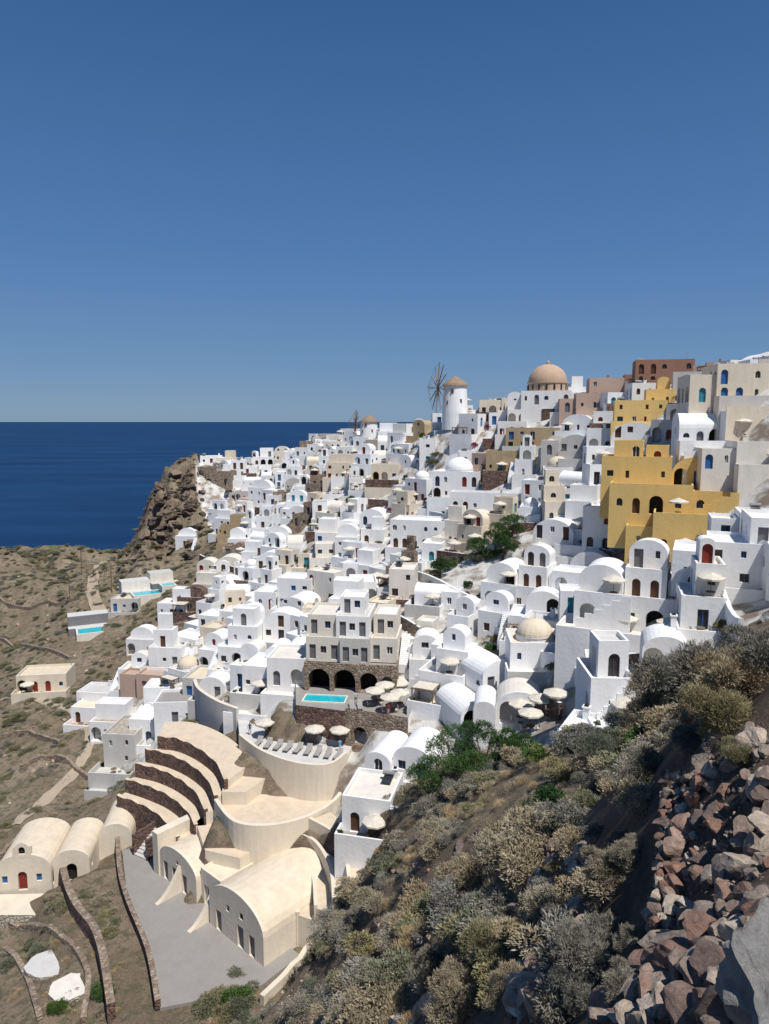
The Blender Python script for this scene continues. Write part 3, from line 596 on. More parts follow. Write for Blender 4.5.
prism(mb,pl,-52,-44,'cream','plazac'); cp=smooth([PZ(a,b,-44) for a,b in [(352,775),(338,803),(310,822),(270,832),(235,828),(216,806)]]); curtain(mb,cp,-51,-43.1,.45,'cream')
prism(mb,[PZ(a,b,-46.2) for a,b in [(196,822),(214,806),(250,828),(270,840),(240,858),(205,850)]],-52,-46.2,'cream','plazac')
prism(mb,[PZ(a,b,-42.4) for a,b in [(226,768),(236,742),(262,756),(268,776),(246,792),(222,792)]],-48,-42.4,'cream','plazac')
g=PZ(338,790,-44); mb.frame(g,math.radians(20)); 
for i in range(14): mb.box(-.9,.9,i*.34,(i+1)*.34,-.5,.2*(i+1),'grey')
mb.box(-1.15,-.903,0,4.8,-.5,3.0,'cream'); mb.box(.903,1.15,0,4.8,-.5,3.0,'cream'); mb.obj('plaza_terrace')
mb=MB(); pts=[PZ(a,b,-40.3) for a,b in [(240,740),(262,756),(295,768),(328,770),(346,758),(356,738),(330,728),(238,720)]]
prism(mb,pts,-46,-40.3,'cream','grey'); curtain(mb,smooth(pts[0:5]),-45.5,-39.5,.35,'cream'); curtain(mb,smooth([PZ(a,b,-40.3) for a,b in [(238,720),(218,712),(200,700),(195,690)]]),-46,-38.6,.5,'grey','cream'); mb.obj('sun_lounger_terrace')
mb=MB(); LV=[(-48.2,[(258,846),(282,856),(294,878),(298,915)]),(-46.8,[(270,838),(298,848),(312,872),(316,908)]),(-45.2,[(286,830),(314,842),(330,868),(334,900)]),(-43.6,[(310,820),(336,836),(346,860),(350,890)])]
pp=[smooth([PZ(a,b,z) for a,b in p]) for z,p in LV]; top=smooth([PZ(a,b,-43.6) for a,b in [(330,812),(352,830),(362,855),(366,880)]]); pp.append(top)
for q in range(4):
    lo,hi=pp[q],pp[q+1]; z=LV[q][0]
    for i in range(len(lo)-1): mb.face([(lo[i].x,lo[i].y,z),(lo[i+1].x,lo[i+1].y,z),(hi[i+1].x,hi[i+1].y,z),(hi[i].x,hi[i].y,z)],'plazac')
    curtain(mb,lo,z-3.4,z+.3,.35,'cream','cream')
    a,b=lo[-1],hi[-1]; mb.face([(a.x,a.y,z-6),(b.x,b.y,z-6),(b.x,b.y,z),(a.x,a.y,z)],'cream')
mb.obj('curved_retaining_walls')
o1=PZ(220,922,-51.3); mb=MB(o1,math.radians(-42))
block(mb,-11.5,-4.2,0,9,-2,4.3,'vault','cream','roofc',1,[(1.2,.9,.02,2.2,0,'greywood',.25),(3.0,.9,.02,2.2,0,'greywood',.25),(5.0,.9,.02,2.2,0,'greywood',.25),(3.65,.5,2.8,3.3,0,'glass',.25)],rk=.25)
block(mb,-4.197,-.603,.6,9,-2,3.7,'flat','cream','roofc',1,[(1.0,.9,.02,2.2,0,'greywood',.25),(2.5,.6,1.2,2.0,0,'glass',.25)],ph=.2)
block(mb,-.6,8.2,-.8,10,-2,5.4,'vault','cream','roofc',1,[(1.6,.9,.02,2.2,0,'greywood',.25),(3.2,.6,2.9,3.6,0,'glass',.25),(5.2,1,.02,2.3,0,'greywood',.25),(7.0,.9,.02,2.2,0,'greywood',.25),(5.4,.6,3.1,3.8,0,'glass',.25)],rk=.30)
mb.box(-12.6,-11.503,-.2,6,-2,5.0,'cream')
for x in (-7.6,-1.4):
    K=9
    for i in range(K):
        t0,t1=i/K,(i+1)/K; z0=3.0*(1-t0)**1.7; z1=3.0*(1-t1)**1.7; y0,y1=-3.0*t0,-3.0*t1
        mb.face([(x,y0,-.3),(x,y1,-.3),(x,y1,z1),(x,y0,z0)],'cream'); mb.face([(x+.5,y0,-.3),(x+.5,y1,-.3),(x+.5,y1,z1),(x+.5,y0,z0)],'cream'); mb.face([(x,y0,z0),(x,y1,z1),(x+.5,y1,z1),(x+.5,y0,z0)],'roofc')
mb.obj('vaulted_chapel')
g=PZ(28,890,-53.2); mb=MB(g,math.radians(8))
block(mb,-3.4,2.6,0,8,-3,4.2,'vault','cream','roofc',1,[(1.0,.6,1.0,1.9,0,'blue',.2),(2.9,1.0,.02,2.3,1,'redwood',.3),(4.7,.6,1.0,1.9,0,'blue',.2)],rk=.3)
block(mb,2.603,6.6,.8,8,-3,3.8,'vault','cream','roofc',1,[(2.0,1.2,.02,2.3,1,'dark',.5)],rk=.35)
mb.wall((-1.4,-.01),(.6,-.01),4.0,lambda u:5.0+.8*math.sin(math.pi*u/2),[(1.0,.7,4.4,5.3,1,'dark',.2)],'cream'); mb.box(-1.4,.6,.21,.4,4.0,5.2,'cream')
block(mb,6.603,10.5,5,12,-3,4.2,'vault','cream','roofc',1,[],rk=.4)
mb.obj('chapel_with_bell_arch')
mb=MB(); pts=[PZ(a,b,-53.2) for a,b in [(-20,895),(60,893),(85,880),(95,905),(60,915),(-20,915)]]; prism(mb,pts,-56,-53.2,'lightstone','cream'); mb.obj('chapel_forecourt')
def hotel():
    g=PZ(348,692,-36.2); yw=math.radians(-7); mb=MB(g,yw); mb_o=Vector(g)
    def lv(z): mb.o=mb_o+Vector((0,0,z))
    A3=[(2.0,3.0,-.9,3.1,1,'dark',3.0),(5.5,3.0,-.9,3.1,1,'dark',3.0),(8.8,2.4,.02,2.8,1,'dark',1.6),(11.3,1.5,.02,2.4,1,'greywood',.4)]
    block(mb,-6,6.6,0,9,-3,3.5,'flat','tanstone','paving',1,A3)
    W_=lambda *c:[(u,.9,.05,2.1,0,'greywood',.22) if i%2==0 else (u,.8,.9,1.9,0,'glass',.22) for i,u in enumerate(c)]
    lv(3.92); block(mb,-6,-1.2,1.3,9,-.3,2.8,'flat','warm','grey',1,W_(.9,2.4,3.9)); block(mb,-1.197,2.8,.7,9,-.3,2.9,'flat','grey','white',1,W_(.8,2.1,3.3)); block(mb,2.803,6.4,2,9,-.3,2.7,'flat','warm','warm',1,W_(.8,2.6))
    lv(7.1); block(mb,-5.98,-2,2.4,8.98,-.6,2.4,'flat','warm','warm',1,W_(.9,2.8)); block(mb,-1.9,2.6,1.8,8.97,-.5,2.5,'flat','white','grey',1,W_(.9,2.2,3.6)); block(mb,3,6.2,3.6,8.98,-.6,2.4,'flat','warm','white',1,W_(1,2.3))
    lv(9.6); block(mb,-1.8,1.6,4.4,8.9,-.3,2.0,'flat','white','white',1,W_(1,2.4))
    lv(0)
    for k_,(x,y,z) in enumerate([(6.62,1,0),(6.62,3.2,3.2)]): stairs_local(mb,x,y-1,y+4,z,z+3.0,1.2,'white')
    block(mb,8.1,13,1.5,8,-4,4.0,'flat','white','grey',1); lv(4.0); block(mb,8.4,12,3.6,7.9,-.4,3,'vault','white','white',1); lv(0)
    block(mb,-11.5,-6.05,1,7,-4,3.6,'flat','white','warm',1)
    mb.obj('cave_hotel')
hotel()
mb=MB(); pts=[PZ(a,b,-36.2) for a,b in [(296,684),(296,708),(345,714),(408,724),(418,700),(402,690)]]
mb.face([(p.x,p.y,-36.25) for p in pts],'paving')
a0,a1,a2=pts[1],pts[2],pts[3]
mb.wall((a0.x,a0.y),(a1.x,a1.y),-42,-35.8,[],'darkstone')
mb.wall((a1.x,a1.y),(a2.x,a2.y),-42,-35.4,[(2.0,1.8,-40,-37.6,1,'dark',1.2),(4.6,1.8,-40,-37.6,1,'dark',1.2),(7,1.2,-40,-37.8,1,'dark',1.0)],'tanstone')
for a,b in ((pts[0],pts[1]),(pts[3],pts[4])): mb.wall((a.x,a.y),(b.x,b.y),-42,-35.5,[],'white')
mb.obj('pool_terrace')
def pool(name,c,w,d,yaw,rim=.35,dep=1.2):
    mb=MB(c,yaw); z=.12
    for x0,x1,y0,y1 in ((-w/2-rim,w/2+rim,-d/2-rim,-d/2),(-w/2-rim,w/2+rim,d/2,d/2+rim),(-w/2-rim,-w/2,-d/2,d/2),(w/2,w/2+rim,-d/2,d/2)): mb.box(x0,x1,y0,y1,-dep,z,'warm')
    mb.face([(-w/2,-d/2,z-.1),(w/2,-d/2,z-.1),(w/2,d/2,z-.1),(-w/2,d/2,z-.1)],'pool'); mb.obj(name)
pool('swimming_pool',PZ(325,699,-36.2),5.4,2.2,math.radians(-7),.15,.3)
for px,py,w,d,yw in [(92,634,6,4.5,25),(152,596,9,4,30),(168,588,3,3,30)]:
    c=hit(px,py); c.z+=.9; mb=MB(c,math.radians(yw)); 
    pool('swimming_pool',c,w,d,math.radians(yw),.4,5)
    mb.box(-w/2-2,w/2+2,d/2+.6,d/2+3,-5,.05,'slate','grey'); mb.box(-w/2-2,w/2+1,d/2+3.003,d/2+7,-4,2.4,'slate' if px==92 else 'warm','grey'); mb.obj('pool_deck')
ribbon('dirt_road',[Vector(P(a,b,D)) for a,b,D in [(106,552,250),(98,575,215),(92,595,188),(104,620,170)]],3.2,'dirt',.35,world=True)
ribbon('footpath',[(0,700),(40,700),(75,712),(90,735),(80,765),(45,800),(15,825)],1.6,'dirt')
for px,py in [(82,575),(70,602),(112,592)]:
    g=hit(px,py); mb=MB(g); mb.tube((0,0,-1),(0,0,7.5),.16,.11,'timber',8); mb.box(-.8,.8,-.06,.06,6.7,6.85,'timber'); 
    for x in (-.7,0,.7): mb.tube((x,0,6.85),(x,0,7.1),.06,.04,'canvas',6)
    mb.obj('utility_pole')
for ps in ([(0,925),(35,928),(70,945),(88,975),(84,1023)],[(5,950),(25,975),(40,1023)]): pxwall('stone_wall',ps,.5,.5,'tanstone','tanstone')
pxwall('stone_wall',[(60,872),(70,905),(98,950),(112,1023)],1.8,.7,'darkstone','tanstone')
pxwall('white_wall',[(262,1005),(300,965),(325,930),(335,890)],.9,.5,'cream')
pxwall('stone_wall',[(395,1023),(430,1005),(460,990)],.4,.5,'lightstone')
for ps in ([(20,680),(60,690),(110,690)],[(0,640),(40,650),(70,660)],[(0,740),(30,735),(60,745)],[(120,640),(160,630),(200,625)],[(100,665),(140,655),(180,655)],[(0,860),(30,835),(90,830)],[(0,600),(40,605),(80,600)],[(20,770),(50,760),(90,780)]): pxwall('stone_wall',ps,.8,.5,'tanstone')
for ps,m_ in [([(245,600),(300,592),(350,598)],'white'),([(430,520),(480,528),(540,525)],'white'),([(600,560),(650,575),(690,600)],'darkstone'),([(450,620),(500,640),(560,672),(600,700)],'white'),([(380,570),(440,590),(480,612)],'white'),([(200,560),(240,575),(280,570)],'tanstone'),([(690,560),(720,600),(740,640)],'white'),([(470,690),(520,710),(560,720)],'darkstone'),([(560,650),(600,668),(640,672)],'darkstone'),([(330,610),(380,618),(420,640)],'tanstone')]:
    pxwall('terrace_wall',ps,1.8,.4,m_,'white')
def slab(px,py,rx,ry,m):
    c=hit(px,py); mb=MB((c.x,c.y,c.z)); pr=[(rx*math.cos(t*math.pi/10)*random.uniform(.9,1.1),ry*math.sin(t*math.pi/10)*random.uniform(.9,1.1)) for t in range(20)]; prism(mb,pr,-2,.35,'lightstone',m); mb.obj('round_threshing_floor')
slab(52,966,2.4,2.0,'grey'); slab(70,990,1.9,1.6,'warm')
# ---------------- foliage ----------------
def leafmesh(name,lobes,nl,ll,lw,mat,seed,up=.3,lo=.55):
    r_=np.random.default_rng(seed); P_=[];D_=[]
    tot=sum(l[3]**2 for l in lobes)
    for (cx,cy,cz,rr) in lobes:
        k=int(nl*rr*rr/tot); d=r_.normal(size=(k,3)); d/=np.linalg.norm(d,axis=1)[:,None]; d[:,2]=np.where(d[:,2]<-.35,-d[:,2],d[:,2])
        rad_=rr*(r_.uniform(lo,1.0,k)**.5)*(1+.22*np.sin(d[:,0]*7+seed)*np.cos(d[:,1]*6)+.12*np.sin(d[:,2]*13+d[:,0]*11))
        P_.append(np.array([cx,cy,cz])+d*rad_[:,None]*np.array([1,1,.85])); D_.append(d)
    p=np.concatenate(P_); d=np.concatenate(D_); k=len(p)
    dr=d+r_.normal(scale=.55,size=(k,3))+np.array([0,0,up]); dr/=np.linalg.norm(dr,axis=1)[:,None]
    sd=np.cross(dr,r_.normal(size=(k,3))); sd/=np.linalg.norm(sd,axis=1)[:,None]
    l=ll*r_.uniform(.6,1.4,k)[:,None]; w_=lw*r_.uniform(.7,1.3,k)[:,None]
    v=np.stack([p-sd*w_,p+dr*l*.5-sd*w_*.6,p+dr*l,p+sd*w_+dr*l*.4],1).reshape(-1,3)
    fc=np.arange(4*k).reshape(-1,4)
    me=bpy.data.meshes.new(name); me.from_pydata(v.tolist(),[],fc.tolist()); me.materials.append(M[mat])
    lv=np.clip(.5+.25*np.sin(p[:,0]*5/ (abs(p).max()))*np.cos(p[:,1]*6)+r_.normal(scale=.22,size=k),0,1)
    a=me.attributes.new('lv','FLOAT','FACE'); a.data.foreach_set('value',lv.astype(np.float32)); me.update(); return me
def rl(seed,k,s,h=.5):
    r_=random.Random(seed); return [(0,0,h*.6,s*.8)]+[(r_.uniform(-.6,.6),r_.uniform(-.6,.6),r_.uniform(.1,h),s*r_.uniform(.3,.65)) for _ in range(k)]
shr=[leafmesh('scrub_foliage',rl(s,8,.72),5200,.10,.018,'scrub',s) for s in range(5)]
shro=[leafmesh('olive_foliage',rl(s+10,8,.72),5200,.10,.022,'olive',s) for s in range(3)]
shrf=[leafmesh('fine_scrub_foliage',rl(s+20,11,.68,.65),26000,.08,.007,'olive' if s==1 else 'scrub',s+5,.4,.55) for s in range(4)]
shrg=[leafmesh('green_foliage',rl(s+30,6,.75,.7),5200,.10,.03,'green',s) for s in range(2)]
grs=[leafmesh('grass_foliage',[(0,0,0,.5),(.4,.2,0,.35)],900,.22,.008,'straw_grass',40,1.2)]
flw=[leafmesh('bougainvillea_foliage',rl(50,4,.7,.7),2500,.1,.04,'flower',3)]
def put(parent,me,c,s,sz=None):
    link('plant_clump',me,(c[0],c[1],c[2]-.12*s),(random.uniform(-.15,.15),random.uniform(-.15,.15),random.uniform(0,6.28)),(s*random.uniform(.75,1.3),s*random.uniform(.75,1.3),(sz or s)*random.uniform(.7,1.15)),parent)
scr=empty('hillside_scrub')
CH=[tuple(PZ(a,b,-51.3)[:2]) for a,b in [(60,800),(340,790),(372,900),(330,960),(260,1000),(150,1040),(115,900),(60,880),(40,915),(-80,915),(-60,870)]]
N1=10000; X1=rng.uniform(-60,26,N1); Y1=rng.uniform(4,72,N1); ok=~inpoly(X1,Y1,VP)&~inpoly(X1,Y1,CH); X1=X1[ok];Y1=Y1[ok]; Z1=H(X1,Y1)
dens=vnoise(X1/5,Y1/5,11)*.5+vnoise(X1/2,Y1/2,12)*.3
c1=0
for x,y,z,dn in zip(X1,Y1,Z1,dens):
    px,py=proj(x,y,z)
    if px<-150 or px>950 or py>1250: continue
    if dn<.05+rng.uniform(-.2,.2): 
        if rng.random()<.15 and y>20: put(scr,grs[0],(x,y,z),rng.uniform(.7,1.3))
        continue
    if px>640 and y<14 or (px>540 and y<9): continue
    if rng.random()<(.55 if px>330 else .85): continue
    s=rng.uniform(.35,1.0)**1.4*1.9*(1 if y>22 else .6)*(1 if px>300 else .6)
    put(scr,random.choice(shr+shr+shro),(x,y,z),s,s*.75); c1+=1
N2=11000; X2=rng.uniform(-190,-10,N2); Y2=rng.uniform(66,300,N2); ok=~inpoly(X2,Y2,VP)&~inpoly(X2,Y2,CH)&(X2>-.75*Y2)&~inpoly(X2,Y2,fp); X2=X2[ok];Y2=Y2[ok];Z2=H(X2,Y2)
dn2=vnoise(X2/14,Y2/14,21)*.6+vnoise(X2/4,Y2/4,22)*.4
for x,y,z,dn in zip(X2,Y2,Z2,dn2):
    if z<-92 or dn<rng.uniform(-.5,.35): continue
    s=rng.uniform(.4,1.4)*(1+max(0,y-150)/400); put(scr,random.choice(shr+shro+shro),(x,y,z),s,s*.6); c1+=1
print('scrub',c1)
vg=empty('village_shrubs')
for px,py,s,k in [(500,545,1.6,2),(485,555,1.4,2),(515,535,1.5,2),(495,560,1.3,2),(510,550,1.2,2),(440,575,1.3,2),(450,568,1.3,2),(620,655,1.2,1),(605,650,1,1),(580,640,1,3),(185,712,1.2,1),(190,725,1.2,1),(650,745,1.6,2),(660,735,1.4,2),(545,760,1.4,2),(530,755,1.2,2),(560,775,1.6,2),(570,745,1.3,2),(315,915,1.2,2),(305,925,1.1,1),(312,935,1.2,2),(240,975,1,1),(215,1005,1.6,2),(230,1015,1.6,2),(245,1000,1.3,2),(15,720,1.8,1),(150,630,2,1),(160,640,2,1),(195,630,1.6,1),(225,560,1.6,2),(350,500,1.6,2),(410,520,1.2,2),(640,560,1.1,2),(700,545,1,2),(540,500,1,2),(430,465,1.3,2),(545,590,1,1),(300,660,1,2),(395,690,.8,1),(70,1000,1,1),(60,1012,1.2,2),(550,800,1.5,2),(535,815,1.3,1),(30,945,1,1),(100,995,1,2),(15,965,1,1),(505,538,1.8,2),(470,560,1.5,1),(500,570,1.2,1)]:
    for e in range(2):
        g=hit(px+random.uniform(-6,6),py+random.uniform(-4,4),25 if px>540 and py>700 else 10)
        put(vg,random.choice({1:shro,2:shrg+shro,3:flw}[k]),(g.x,g.y,g.z+(.5 if 400<px<700 and py<700 else 0)),s*random.uniform(.7,1.1))
XV=rng.uniform(-70,80,1500); YV=rng.uniform(55,210,1500); okv=inpoly(XV,YV,VP); XV=XV[okv];YV=YV[okv]; ZV=H(XV,YV); q=0
for x,y,z in zip(XV,YV,ZV):
    if any((x-a)**2+(y-b)**2<(r*.95)**2 for a,b,r in occ): continue
    s=rng.uniform(.5,1.3); put(vg,random.choice(shrg+shro+shro+(flw if random.random()<.3 else [])),(x,y,z+.2),s); q+=1
    if q>220: break
def tree(px,py,h,cr,D=None):
    g=Vector(P(px,py,D)) if D else hit(px,py); r_=random.Random(px)
    mb=MB(g); mb.tube((0,0,-.5),(.1,.05,h*.45),.2,.13,'bark',8); ends=[]
    for i in range(7):
        a=i*2.4; e=Vector((math.cos(a)*cr*.55,math.sin(a)*cr*.55,h*r_.uniform(.45,.85))); mb.tube((.1,.05,h*(.3+.02*i)),e,.09,.03,'bark',6); ends.append(e)
        for q in range(2): mb.tube(e*.7+Vector((0,0,h*.15)),e+Vector((r_.uniform(-.6,.6),r_.uniform(-.6,.6),r_.uniform(.1,.6))),.035,.012,'bark',4)
    o=mb.obj('pine_tree')
    lob=[(e.x,e.y,e.z,cr*r_.uniform(.28,.45)) for e in ends]+[(0,0,h*.9,cr*.42)]
    me=leafmesh('tree_foliage',lob,9000,.16,.035,'green',px,.2); link('crown',me,g,parent=o)
for a in [(452,800,7.0,3.2,64),(482,792,6.4,2.8,62),(428,812,5.0,2.5,62),(507,784,5.0,2.2,62),(470,810,5.0,2.8,60),(524,780,4.0,2.0,62)]: tree(*a)
for px,py,h,cr in [(495,552,4.6,2.5),(512,542,4.4,2.4),(478,562,3.8,2.1),(440,578,3.2,1.7),(503,560,3.6,2.0)]: tree(px,py,h,cr)
for px,py,rp in [(700,700,62),(745,700,55),(665,715,45),(769,675,50),(725,735,45),(640,745,38),(615,770,34),(600,795,26),(650,775,25),(612,885,36),(632,860,24),(598,905,26),(600,965,44),(625,1000,36),(585,1000,34),(560,1015,30),(640,950,22),(740,760,25),(690,750,30),(500,960,40),(470,1000,40),(520,1000,34),(440,985,34)]:
    g=hit(px,py); s=rp*g.y/F*1.15
    link('dry_shrub',random.choice(shrf),(g.x,g.y,g.z-.05*s),(random.uniform(-.1,.1),0,random.uniform(0,6)),(s*random.uniform(.85,1.1),s,s*random.uniform(.8,1)))
# ---------------- rocks ----------------
def rockmesh(seed,mat='rock',sub=3,rough=.05,cuts=16):
    r_=random.Random(seed); bm=bmesh.new(); bmesh.ops.create_icosphere(bm,subdivisions=sub,radius=1)
    pl_=[(Vector((r_.gauss(0,1),r_.gauss(0,1),r_.gauss(0,1))).normalized(),r_.uniform(.4,.8)) for _ in range(cuts)]
    off=Vector((seed*3.1,seed,0))
    for v in bm.verts:
        for nn,dd in pl_:
            q=v.co.dot(nn)
            if q>dd: v.co-=nn*(q-dd)
        v.co*=1+rough*(mnz.noise(v.co*2.5+off)+.6*mnz.noise(v.co*6+off))*2
    me=bpy.data.meshes.new('rock_mesh'); bm.to_mesh(me); bm.free(); me.materials.append(M[mat]); return me
rk=[rockmesh(s) for s in range(10)]; rkc=[rockmesh(s,'cliffrock',3,.14) for s in range(20,25)]
def scatter(name,poly,k,smin,smax,dmax,lift=.2,dmin=2,pw=3,lib=None):
    par=empty(name); xs_=[p[0] for p in poly]; ys_=[p[1] for p in poly]; c=0; t=0
    while c<k and t<k*8:
        t+=1; px,py=random.uniform(min(xs_),max(xs_)),random.uniform(min(ys_),max(ys_))
        if not inpoly(np.array([px]),np.array([py]),poly)[0]: continue
        g=hit(px,py,dmin)
        if g.y>dmax: continue
        s=smin+(smax-smin)*random.random()**pw
        link('stone',random.choice(lib or rk),(g.x,g.y,g.z+s*lift),(random.uniform(-.5,.5),random.uniform(-.5,.5),random.uniform(0,6)),(s,s*random.uniform(.6,1),s*random.uniform(.4,.75)),par); c+=1
RP=[(662,775),(700,735),(775,720),(775,1030),(590,1030),(650,960),(660,860)]
scatter('rubble_slope',RP,850,.02,.34,16,.1,2,5)
scatter('gravel',RP,1100,.008,.035,16,.2,2,2)
scatter('rock_outcrop',[(545,825),(590,845),(600,900),(560,1020),(515,1020),(530,900)],300,.06,.6,25,.1)
scatter('scattered_stones',[(350,870),(430,850),(560,800),(540,1020),(330,1020)],450,.04,.5,60,.1,2,4)
scatter('scattered_stones',[(240,990),(300,960),(340,1023),(200,1023)],150,.05,.3,70)
scatter('scattered_stones',[(0,560),(130,560),(200,640),(100,700),(60,800),(0,820)],200,.15,.8,240)
scatter('cliff_boulders',[(135,560),(150,500),(175,470),(205,480),(200,560)],150,.6,3.4,250,0,2,3,rkc)
par=empty('ruined_stone_wall'); A_=Vector(P(668,778,11.0)); B_=Vector(P(654,965,7.4)); dd=(B_-A_); Ln=Vector((dd.x,dd.y,0)).length
mb=MB(); K=16
for i in range(K):
    t0,t1=i/K,(i+1)/K; a=A_.lerp(B_,t0); b=A_.lerp(B_,t1)
    mb.face([a-Vector((0,0,2.4)),b-Vector((0,0,2.4)),b,a],'tanstone'); q=Vector((.5,0,.02)); mb.face([a,b,b+q,a+q],'tanstone'); mb.face([a+q,b+q,b+q-Vector((0,0,1)),a+q-Vector((0,0,1))],'tanstone')
mb.obj('wall_core',parent=par)
for row in range(15):
    t=0.0
    while t<1:
        s=random.uniform(.07,.16); c=A_.lerp(B_,min(1,t)); z=-row*.15+random.uniform(-.03,.03)
        link('stone',random.choice(rk),(c.x+random.uniform(-.05,.03),c.y,c.z+z+.03),(random.uniform(-.4,.4),random.uniform(-.4,.4),random.uniform(0,6)),(s,s*random.uniform(.7,1),s*.62),par)
        t+=s*1.7/max(Ln,.1)
for _ in range(110):
    c=A_.lerp(B_,random.random()); s=random.uniform(.06,.17); link('stone',random.choice(rk),(c.x+random.uniform(0,.6),c.y,c.z+random.uniform(.0,.12)),(random.uniform(-.5,.5),random.uniform(-.5,.5),random.uniform(0,6)),(s,s*.8,s*.6),par)
bo=rockmesh(77,'boulder',5,.13,9)
g=P(800,1010,2.3); link('boulder',bo,g,(.3,.9,1.6),(.37,.34,.42))
g=hit(765,620); link('boulder',bo,(g.x+.2,g.y,g.z+.2),(.3,.2,.4),(.5,.5,.6))
# ---------------- furniture ----------------
def mk(fn):
    mb=MB(); fn(mb); return take(mb.obj('tmp'))
def f_umb(mb):
    mb.tube((0,0,0),(0,0,2.5),.03,.03,'timber',6); mb.tube((0,0,0),(0,0,.1),.3,.28,'metal',10)
    for i in range(8):
        a,b=2*math.pi*i/8,2*math.pi*(i+1)/8; A_=(1.3*math.cos(a),1.3*math.sin(a),2.15);B_=(1.3*math.cos(b),1.3*math.sin(b),2.15)
        mb.face([A_,B_,(0,0,2.65)],'canvas'); mb.face([(A_[0],A_[1],1.98),(B_[0],B_[1],1.98),B_,A_],'canvas')
def f_table(mb):
    mb.tube((0,0,.7),(0,0,.75),.45,.45,'timber',14); mb.tube((0,0,0),(0,0,.7),.04,.04,'metal',6); mb.tube((0,0,0),(0,0,.03),.25,.25,'metal',10)
    for s in (-1,1):
        x=s*.85; mb.box(x-.2,x+.2,-.2,.2,.42,.46,'canvas')
        for a in (-.18,.16):
            for b in (-.18,.16): mb.box(x+a,x+a+.03,b,b+.03,0,.42,'timber')
        q=x+.17*s; mb.box(q-.015,q+.015,-.2,.2,.46,.9,'canvas')
def f_lounge(mb):
    mb.box(-.33,.33,-.95,.35,.28,.36,'cushion'); mb.face([(-.33,.35,.36),(.33,.35,.36),(.33,.95,.8),(-.33,.95,.8)],'cushion'); mb.face([(-.33,.35,.28),(.33,.35,.28),(.33,.95,.72),(-.33,.95,.72)],'canvas')
    for x in (-.3,.26):
        for y in (-.9,.3,.8): mb.box(x,x+.04,y,y+.04,0,.3 if y<.5 else .62,'timber')
def f_pot(mb): mb.lathe((0,0,0),[(.14,0),(.2,.15),(.24,.42),(.27,.42),(.27,.48),(.2,.48),(.19,.4)],'clay',12)
umb=mk(f_umb);tab=mk(f_table);lou=mk(f_lounge);pot=mk(f_pot)
def place(c,k,yaw):
    if k=='u': link('parasol',umb,c,(0,0,random.random())); link('cafe_table',tab,(c[0],c[1],c[2]),(0,0,yaw))
    elif k=='t': link('cafe_table',tab,c,(0,0,yaw+.5))
    elif k in 'sl':
        for s in (-.6,.6): link('sun_lounger',lou,(c[0]+s*math.cos(yaw),c[1]+s*math.sin(yaw),c[2]),(0,0,yaw+3.14))
    elif k in 'pf':
        o=link('potted_plant',pot,c); q=link('leaves',random.choice(shrg) if k=='p' else flw[0],(0,0,.45),(0,0,random.random()*6),(.4,.4,.5)); q.parent=o
for c,k,y in furn: place(c,k,y)
for i in range(9):
    c=PZ(258+i*10,745+i*1.6,-40.3); link('sun_lounger',lou,(c.x,c.y,-40.28),(0,0,math.radians(-15+random.uniform(-6,6))))
for px,py in [(265,738),(315,745),(340,746)]: c=PZ(px,py,-40.3); link('parasol',umb,(c.x,c.y,-40.28))
for px,py in [(375,706),(390,713),(400,708),(385,700)]: c=PZ(px,py,-36.2); place((c.x,c.y,-36.24),'u',.3)
for px in (352,360): c=PZ(px,708,-36.2); link('sun_lounger',lou,(c.x,c.y,-36.24),(0,0,.1))
for px,py in [(600,615),(580,622),(565,640),(550,650),(590,640),(540,720),(555,715),(530,735),(520,725),(700,478),(742,438),(655,590),(672,600),(610,660),(595,655),(625,640)]:
    g=hit(px,py); place((g.x,g.y,g.z+.25),'u',.2)
# ---------------- people ----------------
def person(shirt,leg,pose=0):
    jt=[((0,0,.93),.14),((0,0,1.12),.12),((0,0,1.36),.155),((0,0,1.5),.055),((0,.01,1.6),.09),((0,.01,1.70),.085)]
    ed=[(0,1),(1,2),(2,3),(3,4),(4,5)]
    st=.18 if pose else .03
    for s in (-1,1):
        k=len(jt); jt+=[((s*.1,0,.85),.095),((s*.11,-s*st*.6,.48),.06),((s*.11,s*st*.3,.09),.04),((s*.12,s*st*.3-.14,.04),.035)]; ed+=[(0,k),(k,k+1),(k+1,k+2),(k+2,k+3)]
        k=len(jt); jt+=[((s*.19,0,1.41),.055),((s*.26,s*st*.3,1.13),.042),((s*.27,s*st*.6-.08,.88),.03),((s*.27,s*st*.7-.11,.78),.03)]; ed+=[(2,k),(k,k+1),(k+1,k+2),(k+2,k+3)]
    me=bpy.data.meshes.new('p'); me.from_pydata([j[0] for j in jt],ed,[]); o=bpy.data.objects.new('p',me); sc.collection.objects.link(o)
    o.modifiers.new('s','SKIN')
    for i_,j in enumerate(jt): me.skin_vertices[0].data[i_].radius=(j[1],j[1]*.8)
    me.skin_vertices[0].data[0].use_root=True
    o.modifiers.new('d','SUBSURF').levels=1
    dg=bpy.context.evaluated_depsgraph_get(); m2=bpy.data.meshes.new_from_object(o.evaluated_get(dg)); bpy.data.objects.remove(o)
    m2.materials.clear()
    for k in (shirt,leg,'skin','hair'): m2.materials.append(M[k])
    for p in m2.polygons:
        z=p.center.z; x=abs(p.center.x); y=p.center.y
        p.material_index=(3 if (z>1.66 or (z>1.56 and y>.03)) else 2) if z>1.46 else (2 if (x>.21 and z<1.2) else (0 if z>.92 else (1 if z>.45 else 2)))
        p.use_smooth=True
    return m2
pe=[person('shirt','navy',1),person('red','shirt',0),person('navy','cushion',1),person('lightblue','shirt',0)]
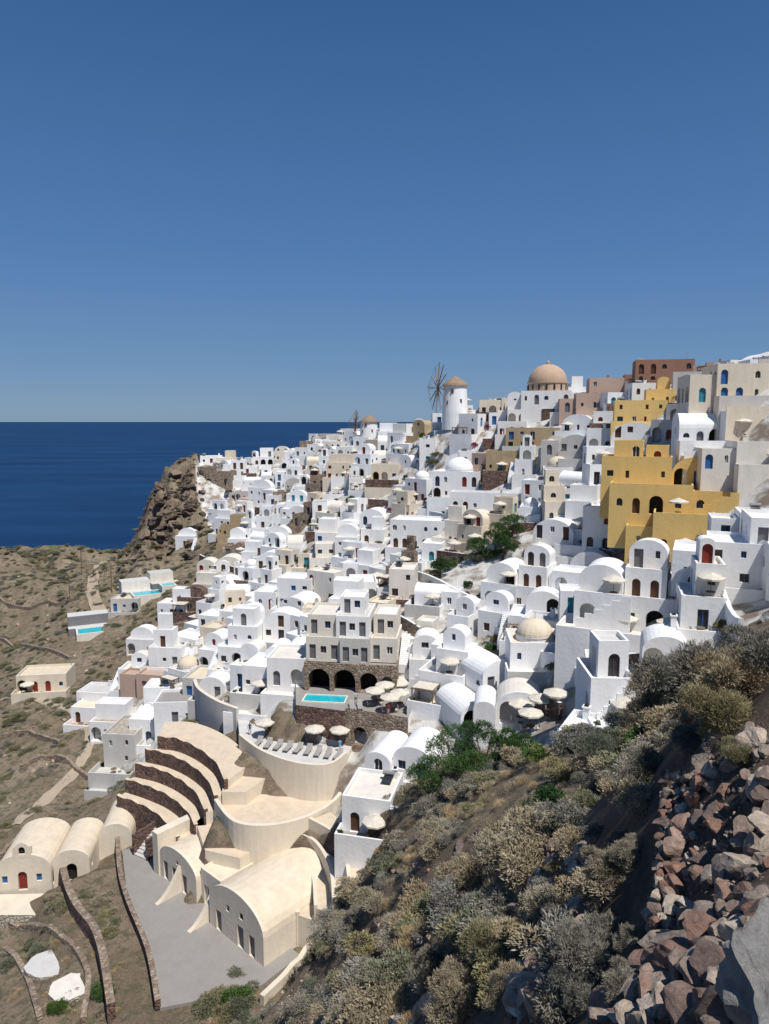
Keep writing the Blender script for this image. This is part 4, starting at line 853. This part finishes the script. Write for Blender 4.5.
for i_,(px,py,z) in enumerate([(356,704,-36.2),(388,716,-36.2),(250,735,-40.3),(340,752,-40.3)]):
    c=PZ(px,py,z); link('person',pe[i_%4],(c.x,c.y,c.z),(0,0,random.uniform(0,6)))
# ---------------- camera / light -----------------
cam=bpy.data.cameras.new('camera'); co=bpy.data.objects.new('camera',cam); sc.collection.objects.link(co); sc.camera=co
co.location=(0,0,0); co.rotation_euler=(math.radians(90-7.3),0,0); cam.sensor_fit='VERTICAL'; cam.sensor_height=36; cam.lens=F/1024*36; cam.clip_start=.1; cam.clip_end=200000
EL=math.radians(62); sd=Vector((.46,-.66,0)).normalized()*math.cos(EL)+Vector((0,0,math.sin(EL)))
sl=bpy.data.lights.new('sun','SUN'); sl.energy=4.9; sl.angle=math.radians(.5); sl.color=(1,.965,.915); so=bpy.data.objects.new('sun',sl); sc.collection.objects.link(so); so.rotation_euler=sd.to_track_quat('Z','Y').to_euler()
w=bpy.data.worlds.new("World"); sc.world=w; w.use_nodes=True; nt=w.node_tree; bg=nt.nodes['Background']
sk=nt.nodes.new('ShaderNodeTexSky'); sk.sky_type='NISHITA'; sk.sun_disc=False; sk.sun_elevation=EL; sk.sun_rotation=math.atan2(sd.x,sd.y); sk.altitude=100; sk.dust_density=.3; sk.ozone_density=3
tc=nt.nodes.new('ShaderNodeTexCoord'); sx=nt.nodes.new('ShaderNodeSeparateXYZ'); nt.links.new(tc.outputs['Generated'],sx.inputs[0])
S=.09; cc_=lambda c:tuple(x/S/8 for x in c)
rr=ramp(nt,sx.outputs[2],[(0,cc_((.165,.29,.46))),(.06,cc_((.12,.25,.46))),(.22,cc_((.07,.185,.43))),(.5,cc_((.030,.105,.28)))])
vm=nt.nodes.new('ShaderNodeVectorMath'); vm.operation='SCALE'; vm.inputs['Scale'].default_value=8; nt.links.new(rr.outputs[0],vm.inputs[0])
mx=mix(nt,.85,sk.outputs[0],vm.outputs[0]); nt.links.new(mx,bg.inputs[0]); bg.inputs[1].default_value=S
sc.view_settings.view_transform='Standard'; sc.view_settings.look='None'
